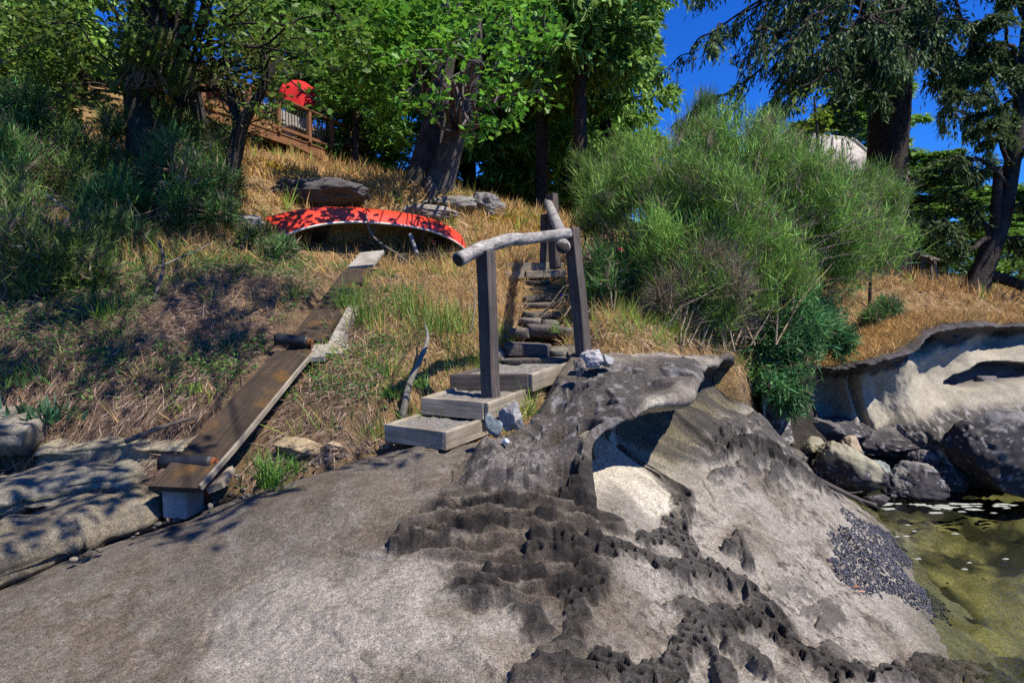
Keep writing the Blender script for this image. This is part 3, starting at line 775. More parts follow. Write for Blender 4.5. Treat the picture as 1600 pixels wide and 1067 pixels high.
win = sstep(1.0, .62, np.hypot((U - .71 + .02 * np.sin(t * 20)) / .095, (t - .50 - .35 * (U - .71)) / (.13 + .25 * (U - .71))) + (fbm(U * 30, t * 7, 311, 3) - .5) * .5)
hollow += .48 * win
edge = -.28 * np.exp(-((t - .985) / .05) ** 2) * sstep(.12, .2, U)                                     # projecting cap rock
edge -= .22 * np.exp(-((t - .12) / .13) ** 2) * sstep(.35, .5, U)
nz = (fbm(U * 26, t * 5, 300, 4) - .5)
capz = sstep(.80, .87, t + .22 * (fbm(U * 22, t * 3, 303, 4) - .5))
lowz = sstep(.30, .22, t + .10 * (fbm(U * 24, t * 6, 304, 3) - .5))
d_tot = hollow + edge + nz * .10 + (fbm(U * 70, t * 16, 301, 4) - .5) * (.015 + .10 * capz + .09 * lowz)
groove = np.exp(-((U - .255 - .05 * (1 - t)) / .014) ** 2); d_tot += groove * .25
C = C + d_in * d_tot[..., None]
Wn = C.reshape(-1, 3); rz_ = (fbm3(Wn * 3.1, 305, 4) - .5).reshape(U.shape); rz2 = (fbm3(Wn * 11, 309, 3) - .5).reshape(U.shape)
C[..., 2] += (rz_ * .22 + rz2 * .07) * capz * (.4 + .6 * sstep(0, .3, 1 - (Vv - .82) / .18)); C[..., 1] -= (rz_ * .30 + rz2 * .10) * (capz * (Vv < .86) + lowz * .8) ; C[..., 0] += rz2 * .05 * capz
tn = fbm(U * 40, t * 9, 306, 4)[..., None]
ccl = np.array([.30, .275, .215]) * (.85 + .3 * tn)
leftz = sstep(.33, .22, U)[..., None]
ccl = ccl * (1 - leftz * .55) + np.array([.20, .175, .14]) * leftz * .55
cz = np.clip(capz, 0, 1)[..., None]; ccl = ccl * (1 - cz) + np.array([.065, .060, .060]) * (.5 + tn) * cz
lz = lowz[..., None] * .9; ccl = ccl * (1 - lz) + np.array([.05, .047, .047]) * (.4 + 1.2 * tn) * lz
bsp = (sstep(.58, .64, fbm(U * 160, t * 40, 307, 2)) * lowz)[..., None] * .55; ccl = ccl * (1 - bsp) + np.array([.36, .35, .35]) * bsp
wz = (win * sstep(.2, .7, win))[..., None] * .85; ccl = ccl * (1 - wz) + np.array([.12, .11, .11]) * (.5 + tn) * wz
gz = (sstep(.0, .7, np.clip((Vv - .84) / .16, 0, 1)))[..., None]; ccl = ccl * (1 - gz) + np.array([.21, .13, .05]) * (.5 + tn) * gz
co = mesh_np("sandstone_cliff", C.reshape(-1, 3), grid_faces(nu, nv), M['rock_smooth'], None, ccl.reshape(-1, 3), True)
tag(co, "pale scooped sandstone cliff with dark cap rock beside the tide pool", "cliff", kind="structure")

# layered dark stones in the oval hollow of the cliff
for i, (px, py, r, lab) in enumerate([(1535, 611, (.17, .12, .085), "dark rounded stone block at the left in the cliff's oval hollow"), (1577, 612, (.19, .12, .085), "dark squared stone block at the right in the cliff's oval hollow"), (1562, 630, (.40, .12, .06), "flat dark stone layer at the bottom of the cliff's oval hollow")]):
    wj, wi = int(.455 * .82 * (nv - 1)), int(.71 * (nu - 1)); wc = C[wj, wi]; p = np.array([P(px, py, wc[1])[0], wc[1] - .10, wc[2] + (-.02 if i < 2 else -.15)])
    V, Fq, col = boulder_mesh(p, r, 90 + i, .1, ((.13, .12, .12),), 0, 9, 0, True)
    o = mesh_np("stone_block", V - p, Fq, M['rock'], None, col, True); o.location = tuple(p); tag(o, lab, "stone", "stones in the cliff hollow")

# ------------------------------------------------------------------ rounded sandstone ledges at the left
def ledge(pts, rad, seed, cols, label, flat=.75):
    n, s = 150, 44
    c = smooth_path(pts, n); th = np.linspace(0, 2 * np.pi, s, endpoint=False)
    T = unit(np.gradient(c, axis=0)); a = unit(np.cross(T, [0, 0, 1.0])); bq = np.cross(a, T)
    u = np.linspace(0, 1, n); env = np.clip(np.minimum(u, 1 - u) / .10, 0, 1) ** .5
    A, B = np.meshgrid(th, u)
    cx = np.sign(np.cos(A)) * np.abs(np.cos(A)) ** flat; cz = np.sign(np.sin(A)) * np.abs(np.sin(A)) ** flat
    R = env[:, None] * (1 + (fbm(B * 9 + seed, np.cos(A) * 1.2 + 5, seed, 3) - .5) * .45)
    lay = (vnoise(np.sin(A) * 6 + B * 2, B * 1.2, seed + 3) - .5) * .34 + (vnoise(np.sin(A) * 15 + B * 3, B * 3, seed + 4) - .5) * .10
    V = c[:, None, :] + ((cx * R * (1 + lay))[..., None] * a[:, None, :] * rad[0]) + ((cz * R)[..., None] * bq[:, None, :] * rad[1])
    V = V.reshape(-1, 3)
    V += (fbm3(V * 5 + seed, seed, 4)[:, None] - .5) * np.array([.10, .10, .14])
    i = np.arange(n - 1)[:, None] * s + np.arange(s)[None]; j = np.arange(n - 1)[:, None] * s + (np.arange(s)[None] + 1) % s
    Fq = np.stack([i, j, j + s, i + s], -1).reshape(-1, 4)
    q = fbm3(V * np.array([2.5, 2.5, 14]) + seed, seed, 4)[:, None]
    p0 = np.array(pts[len(pts) // 2])
    o = mesh_np("sandstone_ledge", V - p0, Fq, M['rock'], None, np.array(cols) * .8 * (.45 + 1.1 * q), True); o.location = tuple(p0)
    return tag(o, label, "rock ledge", "sandstone ledges below the bank")
ledge([P(-190, 935, 3.3), P(0, 868, 3.62), P(120, 825, 3.95), P(262, 785, 4.25)], (.30, .155), 1, (.19, .165, .12), "lowest log-shaped sandstone ledge ending at the ramp's wooden block", .8)
ledge([P(-150, 795, 4.1), P(0, 775, 4.3), P(120, 752, 4.5), P(245, 735, 4.75)], (.42, .11), 2, (.21, .195, .155), "flat topped middle sandstone ledge behind the log-shaped one", .6)
ledge([P(-120, 650, 4.85), P(0, 668, 4.85), P(35, 672, 4.85), P(75, 676, 4.9)], (.35, .13), 3, (.22, .20, .165), "overhanging upper sandstone ledge under the shrubs at the left edge", .6)
ledge([P(70, 705, 4.95), P(180, 700, 4.95), P(300, 700, 4.95), P(380, 695, 5.0)], (.30, .10), 4, (.26, .235, .17), "low pale ledge under the ramp at the foot of the bank", .6)

# rocks lying in the gully and on the bank
for i, (px, py, Yd, r, c, lab) in enumerate([
        (470, 700, 4.5, (.22, .16, .10), (.27, .21, .13), "tan stone beside the green grass tuft under the ramp"),
        (440, 690, 4.75, (.15, .12, .09), (.24, .20, .14), "tan stone in the shade under the ramp"),
        (520, 697, 4.5, (.12, .10, .05), (.28, .22, .14), "flat tan stone at the left foot of the lowest wooden step"),
        (770, 665, 4.12, (.075, .07, .11), (.17, .20, .205), "blue green rounded stone wedged by the lowest wooden step"),
        (800, 650, 4.28, (.10, .09, .14), (.27, .26, .25), "pale upright stone beside the second wooden step"),
        (922, 560, 5.0, (.13, .10, .11), (.36, .345, .34), "whitish mortared stone at the foot of the right post"),
        (945, 562, 5.0, (.085, .08, .075), (.22, .22, .215), "grey rounded stone beside the whitish one by the right post"),
        (905, 575, 4.85, (.06, .06, .09), (.17, .15, .13), "small brown stone under the whitish one by the right post"),
        (385, 352, 9.6, (.36, .32, .30), (.17, .165, .165), "round grey boulder on the slope left of the red canoe"),
        (790, 690, 3.95, (.035, .03, .03), (.5, .52, .55), "little white stone lying on the rubble lump")]):
    p = P(px, py, Yd)
    V, Fq, col = boulder_mesh(p, np.array(r) * .9, 140 + i, .42, (c,), 0, 13, 0, r[0] < .1)
    o = mesh_np("stone", V - p, Fq, M['rock'], None, col, True); o.location = tuple(p); tag(o, lab, "stone")

# bedrock slabs showing through the slope
for i, (px, py, Yd, r, c, lab) in enumerate([
        (505, 322, 12.2, (1.0, .8, .26), (.085, .080, .080), "dark rock outcrop on the slope above the red canoe"),
        (755, 333, 14.2, (.55, .5, .28), (.16, .155, .15), "grey outcrop under yellow moss right of the leaning trunks"),
        (700, 338, 13.6, (.55, .4, .16), (.20, .19, .175), "low flat rock in dry grass below the leaning trunks"),
        (672, 312, 14.0, (.20, .2, .26), (.10, .09, .085), "dark stump-like rock at the foot of the leaning trunks"),
        (660, 345, 12.8, (.55, .4, .14), (.24, .22, .20), "pale flat rock in dry grass above the red canoe's right end")]):
    p = P(px, py, Yd); z0 = zs(p[0], p[1]); p = np.array([p[0], p[1], z0 + r[2] * .25])
    V, Fq, col = boulder_mesh(p, np.array(r) * [1.15, 1.15, 1.3], 170 + i, .55, (c,), 0, 8)
    o = mesh_np("rock_outcrop", V - p, Fq, M['rock'], None, col, True); o.location = tuple(p); tag(o, lab, "outcrop")

# ------------------------------------------------------------------ timber helpers
def box_bm(L, W, H, bev):
    bm = bmesh.new(); bmesh.ops.create_cube(bm, size=1.0)
    for v in bm.verts: v.co = (v.co.x * L, v.co.y * W, v.co.z * H)
    if bev > 0: bmesh.ops.bevel(bm, geom=list(bm.edges), offset=bev, segments=1, affect='EDGES')
    return bm

def beam(name, p0, p1, w, h, mat, parent=None, up=(0, 0, 1), bev=.006, warp=.004):
    """board from p0 to p1 (centre line), w across, h along up; grain along local x"""
    p0 = np.asarray(p0, float); p1 = np.asarray(p1, float); L = np.linalg.norm(p1 - p0)
    bm = box_bm(L, w, h, min(bev, .3 * min(w, h)))
    if warp:
        bmesh.ops.subdivide_edges(bm, edges=[e for e in bm.edges if e.calc_length() > L * .5], cuts=4)
        for v in bm.verts:
            v.co.y += warp * math.sin(v.co.x * 3.1 + p0[0] * 7) ; v.co.z += warp * math.sin(v.co.x * 4.3 + p0[1] * 5)
            v.co += Vector((random.uniform(-1, 1), random.uniform(-1, 1), random.uniform(-1, 1))) * warp * .35
    me = bpy.data.meshes.new(name); bm.to_mesh(me); bm.free(); me.materials.append(mat)
    x = unit(p1 - p0); upv = np.asarray(up, float); y = unit(np.cross(upv, x)); z = np.cross(x, y)
    c = (p0 + p1) / 2
    m = Matrix(((x[0], y[0], z[0], c[0]), (x[1], y[1], z[1], c[1]), (x[2], y[2], z[2], c[2]), (0, 0, 0, 1)))
    o = bpy.data.objects.new(name, me); COL.objects.link(o)
    if parent is not None:
        o.parent = parent; o.matrix_parent_inverse = PW(parent).inverted()
    o.matrix_basis = m
    return o

def log(name, pts, radii, mat, parent=None, n=26, sides=14, seed=0, knob=.12, cap=True):
    """round timber along a path; first ring centred on the object's origin with x roughly along the log"""
    c = smooth_path(pts, n); r = np.interp(np.linspace(0, 1, n), np.linspace(0, 1, len(radii)), radii)
    V, Fs = tubes(c[None], r[None], sides, cap)
    nn = n * sides
    ang = np.tile(np.arange(sides), n); ring = np.repeat(np.arange(n), sides)
    d = unit(V[:nn] - c[ring]); k = 1 + (fbm(ring * .35 + seed, np.sin(ang * 2 * np.pi / sides) * 1.3 + np.cos(ang * 2 * np.pi / sides) * 1.1 + 9, seed, 3) - .5) * knob * 3
    V[:nn] = c[ring] + d * (r[ring] * k)[:, None]
    x = unit(c[-1] - c[0]); y = unit(np.cross([0, 0, 1.0], x) if abs(x[2]) < .95 else np.array([0, 1.0, 0])); z = np.cross(x, y); y = np.cross(z, x)
    R = np.stack([x, y, z], 1); org = c[0]
    Vl = (V - org) @ R
    o = mesh_np(name, Vl, Fs if isinstance(Fs, list) else [Fs], mat, None, None, True)
    if parent is not None:
        o.parent = parent; o.matrix_parent_inverse = PW(parent).inverted()
    o.matrix_basis = Matrix.Translation(Vector(org)) @ Matrix(R.tolist()).to_4x4()
    return o

def disc(name, c, n, r, t, mat, parent, sides=20, seed=0, cols=None):
    c = np.asarray(c, float); n = unit(n)
    V, Fs = tubes(np.array([[c - n * t, c + n * t]]), np.array([[r, r * .97]]), sides, True)
    V[:, :] += (RNG.normal(size=V.shape)) * r * .01
    return mesh_np(name, V, Fs, mat, parent)

# ------------------------------------------------------------------ wooden box steps filled with gravel
def box_step(FL, FR, BR, H, label, mats):
    FL, FR, BR = map(np.asarray, (FL, FR, BR)); BL = BR + (FL - FR)
    t = empty("timber_step", (FR + BL) / 2 - [0, 0, H], label, "step", "wooden steps at the foot of the path")
    dz = np.array([0, 0, H / 2]); f = unit(FR - FL); s = unit(BR - FR); th = .045
    nf = unit(np.cross(f, [0, 0, 1.0])); ns = unit(np.cross(s, [0, 0, 1.0]))   # outward normals
    beam("front_board", FL - dz - nf * th / 2, FR - dz - nf * th / 2 - f * th * .9, H, th, mats[0], t, up=nf)
    beam("side_board", FR - dz - ns * th / 2, BR - dz - ns * th / 2 + s * .12, H, th, mats[1], t, up=ns)
    beam("side_board", FL - dz + ns * th / 2 - nf * th, BL - dz + ns * th / 2, H, th, mats[0], t, up=ns)
    n = 26; a, b = np.meshgrid(np.linspace(.02, .98, n), np.linspace(.03, 1.25, n))
    V = FL + (FR - FL) * a[..., None] + (BL - FL) * b[..., None] - [0, 0, .02]
    V = V.reshape(-1, 3); V[:, 2] += (fbm(V[:, 0] * 18, V[:, 1] * 18, 5, 3) - .5) * .035
    mesh_np("gravel_fill", V, grid_faces(n, n), M['gravel'], t, None, True)
    return t
z1 = 1.40
S1 = box_step(Pz(600, 661, z1), Pz(697, 675, z1), Pz(757, 654, z1), .135, "lowest weathered wooden box step filled with gravel", (M['wood_grey'], M['wood_grey']))
z2 = 1.535
S2 = box_step(Pz(657, 621, z2), Pz(763, 629, z2), P(850, 598, 5.35), .14, "second wooden box step carrying the left rail post", (M['wood_grey'], M['wood_grey']))
z3 = 1.725
S3 = box_step(P(703, 586, 5.25), P(833, 584, 5.1), P(903, 563, 5.7), .15, "third and uppermost wooden box step with dark cracked front", (M['wood_dark'], M['wood_grey']))

# ------------------------------------------------------------------ log handrail on square posts
hr = empty("handrail", P(766, 622, 4.95), "rustic handrail of bleached logs on dark square posts beside the steps", "handrail")
beam("post", P(767, 623, 4.95), P(758, 392, 4.95), .105, .12, M['wood_dark'], hr, up=(.80, -.60, 0), bev=.006)
beam("post", P(912, 560, 5.6), P(893, 357, 5.6), .10, .115, M['wood_dark'], hr, up=(.70, -.72, 0), bev=.006)
beam("post", P(851, 416, 8.95), P(851, 335, 8.95), .085, .11, M['wood_dark'], hr, up=(.7, -.7, 0))
beam("post", P(868, 420, 8.7), P(862, 304, 8.8), .10, .15, M['wood_dark'], hr, up=(.6, -.8, 0))
l1 = log("rail_log", [P(716, 406, 4.72), P(748, 390, 4.92), P(790, 376, 5.12), P(815, 374, 5.22), P(845, 371, 5.38), P(889, 364, 5.56)], [.058, .054, .052, .050, .046, .046], M['wood_log'], hr, 40, 16, 3, .10)
l2 = log("rail_log", [P(880, 386, 5.45), P(876, 365, 6.3), P(866, 340, 7.6), P(856, 316, 9.0)], [.064, .062, .06, .062], M['wood_log'], hr, 40, 16, 8, .10)
disc("log_end", P(715.5, 406.5, 4.712), P(716, 406, 4.72) - P(748, 390, 4.92), .047, .004, M['wood_end'], l1)
disc("log_end", P(880, 386, 5.445), (0, -1, .05), .054, .005, M['wood_end'], l2)
disc("bolt", P(862, 316, 8.7), (0, -1, 0), .02, .012, M['rust'], hr)
disc("bolt", P(851, 343, 8.88), (0, -1, 0), .02, .012, M['rust'], hr)

# ------------------------------------------------------------------ stone stairs
ss = empty("stone_stairway", P(850, 555, 5.6), "flight of rough flat stones climbing through dry grass behind the handrail", "stairs")
def flat_stone(px0, px1, py0, py1, Yd, seed, depth=.3, parent=ss, c=(.115, .105, .095), name="stone", extra=1.0):
    a = P(px0, (py0 + py1) / 2, Yd); b = P(px1, (py0 + py1) / 2, Yd); hgt = (py1 - py0) / F_PX * Yd
    ctr = (a + b) / 2 + [0, depth * .5, 0]
    V, Fq = CSS; V = V.copy()
    V = np.sign(V) * np.abs(V) ** .22; V /= np.abs(V).max()
    for n_ in rand_dirs(5, np.random.default_rng(seed + 1)): V -= np.clip(V @ n_ - 1.12, 0, None)[:, None] * n_
    V = V * np.array([(b - a)[0] / 2 * extra, depth / 2, hgt / 2 * 1.05])
    rg = np.random.default_rng(seed)
    V += (fbm3(V * 9 + seed * 2.7, seed, 3)[:, None] - .5) * .07 * np.array([1, 1, .6])
    V[:, 2] += V[:, 0] * rg.uniform(-.06, .06)
    q = fbm3(V * 14 + seed, seed, 3)[:, None]
    o = mesh_np(name, V, Fq, M['rock'], None, np.array(c) * (.5 + q) * rg.uniform(.75, 1.5) * np.array([1, rg.uniform(.9, 1), rg.uniform(.8, 1)]), False)
    if parent is not None: o.parent = parent; o.matrix_parent_inverse = PW(parent).inverted()
    o.matrix_basis = Matrix.Translation(Vector(ctr))
    return o
for i, s_ in enumerate([(786, 900, 560, 574, 5.75), (791, 858, 538, 558, 5.85), (860, 888, 545, 560, 5.85), (892, 915, 548, 560, 5.85), (762, 790, 545, 565, 5.8), (794, 826, 514, 531, 6.4), (827, 880, 509, 530, 6.4), (882, 902, 514, 530, 6.4), (918, 935, 510, 525, 6.5), (768, 793, 522, 536, 6.35),
                       (814, 846, 498, 508, 6.85), (848, 872, 500, 509, 6.8), (837, 896, 487, 498, 7.15), (818, 836, 488, 497, 7.1), (819, 862, 473, 484, 7.55), (863, 892, 472, 483, 7.55), (821, 868, 460, 471, 7.95), (830, 872, 449, 458, 8.25), (822, 860, 438, 446, 8.45)]):
    flat_stone(*s_, seed=300 + i, depth=.42, extra=1.12)
tr = empty("timber_riser", P(830, 430, 8.7), "pair of grey timbers set across the top of the stone stairs", "timber")
beam("timber", P(779, 419, 8.95), P(880, 418, 8.95), .12, .13, M['wood_grey'], tr)
beam("timber", P(779, 430, 8.72), P(819, 430, 8.72), .12, .10, M['wood_grey'], tr)
beam("timber", P(822, 429, 8.72), P(884, 428, 8.72), .12, .10, M['wood_grey'], tr)

# ------------------------------------------------------------------ boat ramp
rp = empty("boat_ramp", P(290, 765, 3.95), "long mossy brown plank ramp with side battens running up the bank", "ramp")
def plank(name, BL, BR, TL, TR, th, mat, parent, bev=.004):
    a = (np.asarray(BL) + BR) / 2; b = (np.asarray(TL) + TR) / 2; w = (np.linalg.norm(np.asarray(BR) - BL) + np.linalg.norm(np.asarray(TR) - TL)) / 2
    x = unit(b - a); yv = unit((np.asarray(BR) - BL)); up = np.cross(yv, x)
    if up[2] < 0: up = -up
    return beam(name, a - up * th / 2, b - up * th / 2, w, th, mat, parent, up=up, bev=bev, warp=.005), up
lp, rup = plank("plank", P(236, 757, 3.92), P(312, 764, 3.86), P(436, 541, 5.62), P(489, 552, 5.50), .045, M['wood_ramp'], rp)
e0 = P(314, 763, 3.86); e1 = P(491, 552, 5.50)
beam("batten", e0 + rup * .006, e1 + rup * .006, .022, .045, M['wood_grey'], rp, up=rup)
plank("plank", P(452, 530, 5.75), P(506, 532, 5.75), P(540, 418, 8.0), P(580, 420, 8.0), .045, M['wood_ramp'], rp)
plank("plank", P(543, 417, 8.05), P(583, 413, 8.05), P(563, 393, 8.75), P(600, 391, 8.75), .045, M['wood_pale'], rp)
plank("plank", P(505, 552, 5.55), P(541, 552, 5.6), P(545, 478, 6.6), P(572, 476, 6.6), .045, M['wood_pale'], rp)
plank("cleat", P(482, 558, 5.42), P(508, 558, 5.42), P(492, 538, 5.72), P(512, 538, 5.72), .05, M['wood_pale'], rp)
plank("cleat", P(320, 765, 3.95), P(345, 752, 4.0), P(338, 738, 4.2), P(366, 728, 4.25), .05, M['wood_grey'], rp)
beam("support_leg", P(512, 560, 5.6), P(492, 618, 5.5), .05, .05, M['wood_stake'], rp)
tb = empty("timber_block", P(292, 812, 3.95), "square grey timber block under the lower end of the ramp", "block")
b0 = P(272, 789, 3.98); bd = unit([.16, 1, 0])
beam("block", b0, b0 + bd * .42, .175, .185, M['wood_pale'], tb, bev=.008)
rt = unit(np.cross(bd, [0, 0, 1]))
beam("rusty_plate", b0 + bd * .17 + rt * .089, b0 + bd * .28 + rt * .089, .006, .115, M['rust'], tb, warp=0, bev=.001)

def roller(pa, pb, r, label):
    pa, pb = np.asarray(pa), np.asarray(pb); ax = unit(pb - pa); L = np.linalg.norm(pb - pa)
    t = empty("roller", (pa + pb) / 2 - [0, 0, r], label, "roller", "black boat rollers on the ramp")
    u = np.linspace(0, 1, 15); prof = r * (1 - .10 * np.sin(np.pi * u)); prof[0] *= .9; prof[-1] *= .9
    V, Fs = tubes((pa + (pb - pa) * u[:, None])[None], prof[None], 22, True); mesh_np("drum", V, Fs, M['black_rubber'], t, None, True)
    for e, sgn in ((pa, -1), (pb, 1)):
        V, Fs = tubes(np.array([[e + ax * sgn * .001, e + ax * sgn * .006]]), np.array([[r * .72, r * .72]]), 18, True); mesh_np("end_cap", V, Fs, M['rust'], t)
        V, Fs = tubes(np.array([[e, e + ax * sgn * .035]]), np.array([[.011, .011]]), 10, True); mesh_np("axle", V, Fs, M['rust'], t)
        beam("bracket", e + ax * sgn * .03 - [0, 0, r * 1.15], e + ax * sgn * .03 + [0, 0, .025], .03, .006, M['rust'], t, up=ax, warp=0, bev=.001)
roller(P(254, 720, 4.2), P(333, 722, 4.12), .052, "lower black rubber boat roller near the ramp's bottom end")
roller(P(434, 529, 5.72), P(483, 534, 5.62), .055, "upper black boat roller where the ramp's two planks meet")

# ------------------------------------------------------------------ red canoe lying on its side
LEN, BEAM, DEP = 3.95, .98, .50
cl = P(421, 370, 9.3); crr = P(731, 393, 11.2); CANOE_A, CANOE_B = cl.copy(), crr.copy()
cn = empty("canoe", (cl + crr) / 2 - [0, 0, .3], "red canoe turned on its side in dry grass with cream inside showing", "canoe")
axx = unit(crr - cl); opn = unit(np.array([.1, -.66, -.80])); opn = unit(opn - axx * (opn @ axx)); yax = np.cross(opn, axx)
if yax[2] < 0: yax = -yax
nuu, nvv = 60, 24
u = np.linspace(-1, 1, nuu); v = np.linspace(-1, 1, nvv); UU, VV = np.meshgrid(u, v)
hb = BEAM / 2 * (1 - np.abs(UU) ** 2.4) ** .75 + .004
dep = DEP * (1 + .30 * np.abs(UU) ** 3)
ang = VV * np.pi / 2
yy = np.sign(np.sin(ang)) * np.abs(np.sin(ang)) ** .75 * hb
zz = -np.abs(np.cos(ang)) ** .55 * DEP * (1 - .25 * np.abs(UU) ** 4) + (dep - DEP) * np.abs(VV) ** 3
cc0 = (cl + crr) / 2
LL = np.linalg.norm(crr - cl)
def canoe_w(xn, y, z): return cc0 + axx * (xn * LL / 2)[..., None] + yax * y[..., None] + opn * z[..., None]
W = canoe_w(UU, yy, zz).reshape(-1, 3)
hull = mesh_np("hull", W, grid_faces(nuu, nvv), M['red_hull'], cn, None, True)
Wi = canoe_w(UU * .985, yy * .965, zz * .96 + .004).reshape(-1, 3)
mesh_np("inner_skin", Wi, grid_faces(nuu, nvv), M['hull_inner'], cn, None, True)
for s_ in (-1, 1):
    hbv = (BEAM / 2 * (1 - np.abs(u) ** 2.4) ** .75 + .004) * s_; zv = DEP * .30 * np.abs(u) ** 3
    path = canoe_w(u, hbv, zv)
    V, Fs = tubes(path[None], np.full((1, nuu), .016), 8, True); mesh_np("gunwale", V, Fs, M['white_trim'], cn, None, True)
for xn in (-.1, .42):
    h_ = BEAM / 2 * (1 - abs(xn) ** 2.4) ** .75
    a = canoe_w(np.array(xn), np.array(-h_), np.array(-.02)); b = canoe_w(np.array(xn), np.array(h_), np.array(-.02))
    beam("thwart", a, b, .07, .022, M['wood_dark'], cn, up=opn)
for xn in (-.55, .66):
    h_ = BEAM / 2 * (1 - abs(xn) ** 2.4) ** .75 * .92
    a = canoe_w(np.array(xn), np.array(-h_), np.array(-.10)); b = canoe_w(np.array(xn), np.array(h_), np.array(-.10))
    beam("seat", a, b, .22, .022, M['dark_metal'], cn, up=opn)
ps = log("prop_stick", [P(641, 366, 10.0), P(650, 392, 9.9), P(660, 424, 9.8)], [.035, .032, .038], M['wood_log'], None, 14, 8, 4)
tag(ps, "bleached stick propping up the side of the red canoe", "stick")

# ------------------------------------------------------------------ dead branches lying on the bank
def stick(pts, radii, label, mat=None, twigs=0, seed=0, name="dead_branch"):
    pts = [np.asarray(p) for p in pts]
    o = log(name, pts, radii, mat or M['wood_stake'], None, 22, 7, seed, .15)
    tag(o, label, "branch")
    rg = np.random.default_rng(seed + 900); path = smooth_path(pts, 40)
    for k in range(twigs):
        i = rg.integers(10, 38); d = unit(path[min(i + 1, 39)] - path[i - 1] + rg.normal(size=3) * .05 + rand_dirs(1, rg)[0] * .05)
        L = rg.uniform(.08, .25); e = path[i] + d * L * .5 + rand_dirs(1, rg)[0] * L * .5
        log("twig", [path[i], (path[i] + e) / 2 + rand_dirs(1, rg)[0] * .01, e], [radii[-1] * .6, radii[-1] * .3], mat or M['wood_stake'], o, 5, 4, k)
stick([P(628, 655, 5.0), P(640, 600, 5.1), P(655, 565, 5.2), P(668, 530, 5.4), P(664, 505, 5.6)], [.030, .028, .024, .018, .008], "pale crooked dead stem standing on the bank left of the steps", None, 0, 1)
stick([P(735, 520, 5.6), P(742, 480, 5.7), P(740, 440, 5.8)], [.006, .005, .003], "thin upright dead twig in grass left of the first post", None, 4, 2)
stick([P(570, 310, 10.0), P(580, 365, 9.3), P(625, 400, 8.9), P(652, 425, 8.6)], [.006, .012, .013, .014], "thin pale bent branch leaning in front of the red canoe", None, 3, 3)
stick([P(600, 455, 7.5), P(622, 430, 7.6)], [.012, .010], "short grey stick in grass below the canoe", None, 0, 4)
stick([P(240, 470, 6.5), P(253, 430, 6.7), P(255, 400, 6.8), P(245, 372, 7.0)], [.022, .020, .016, .010], "dark crooked dead stem on the leafy bank at the left", M['wood_dark'], 3, 5)
stick([P(240, 420, 6.9), P(300, 395, 7.4), P(330, 380, 7.8)], [.010, .009, .006], "thin grey dead branch lying across the left bank", None, 4, 6)
stick([P(195, 690, 4.6), P(260, 665, 4.75), P(310, 650, 4.9)], [.022, .018, .010], "dark root lying along the foot of the bank", M['wood_dark'], 3, 7)
stick([P(1190, 650, 6.4), P(1215, 690, 6.5), P(1235, 715, 6.4)], [.03, .026, .022], "pale root hanging down in the cleft under the bushes", None, 2, 8)
stick([P(1225, 700, 6.3), P(1255, 735, 6.2), P(1330, 775, 6.1), P(1370, 790, 6.0)], [.035, .028, .024, .02], "dark driftwood strip lying along the right edge of the shelf", M['wood_dark'], 4, 9)
stick([P(0, 290, 8.0), P(60, 300, 8.2), P(110, 330, 8.0)], [.03, .025, .015], "grey fallen branch under the shrubs at the left edge", None, 4, 10)

# ------------------------------------------------------------------ trees
LEAFQ = (np.array([[0, 0, 0], [.45, .5, .06], [1, 0, -.05], [.45, -.5, .06]], float), np.array([[0, 1, 2, 3]]))
OAK = (np.array([[0, 0, 0], [.22, .20, .03], [.34, .12, .02], [.50, .36, .05], [.64, .16, .01], [.82, .26, .03], [1, 0, -.04], [.82, -.26, .03], [.64, -.16, .01], [.50, -.36, .05], [.34, -.12, .02], [.22, -.20, .03]], float),
       np.array([[0, 1, 2], [0, 2, 10], [0, 10, 11], [2, 3, 4], [2, 4, 8], [2, 8, 10], [10, 8, 9], [4, 5, 6], [4, 6, 8], [8, 6, 7]]))
OVAL = (np.array([[0, 0, 0], [.35, .24, .05], [.75, .20, .03], [1, 0, -.06], [.75, -.20, .03], [.35, -.24, .05]], float), np.array([[0, 1, 2], [0, 2, 3], [0, 3, 4], [0, 4, 5]]))

def varied(base, n, rng, amt=.35, warm=.15):
    """colour variation between leaves"""
    k = rng.uniform(1 - amt, 1 + amt, (n, 1)); w = rng.uniform(-warm, warm, (n, 1))
    c = np.asarray(base)[None] * k * np.concatenate([1 + w * 1.3, 1 + w * .3, 1 - w], 1)
    return c

def add_leaves(acc, pos, dirs, length, width, col, tmpl, rng, roll=1.2):
    n = len(pos); Mx = frames(dirs, roll=rng.normal(0, roll, n))
    S = np.stack([length, width, (length + width) / 2], 1)
    Mx = Mx * S[:, None, :]
    V, Fc = bake(tmpl[0], tmpl[1], Mx, pos)
    acc.add(V, Fc, np.repeat(col, len(tmpl[0]), 0))

def in_ball(n, rng, shell=.5):
    d = rand_dirs(n, rng); r = rng.uniform(0, 1, (n, 1)) ** shell
    return d * r

def cluster(acc, c, rad, n, size, col, rng, tmpl=OAK, wr=1.0, droop=.25, sub=7):
    """leaf mass made of small sprays so that gaps stay between them"""
    c = np.asarray(c, float); rad = np.broadcast_to(rad, 3)
    cs_ = c + in_ball(sub, rng, .45) * rad
    per = max(1, n // sub)
    p = (cs_[:, None, :] + rng.normal(0, 1, (sub, per, 3)) * rad * np.array([.24, .24, .15])).reshape(-1, 3)
    m = len(p)
    d = unit(rng.normal(size=(m, 3)) * [1, 1, .5] - [0, 0, droop])
    s = rng.uniform(.7, 1.3, m) * size
    cl = varied(col, m, rng) * np.repeat(rng.uniform(.75, 1.2, sub), per)[:, None]
    add_leaves(acc, p, d, s, s * wr, cl, tmpl, rng, .6)
    return cs_

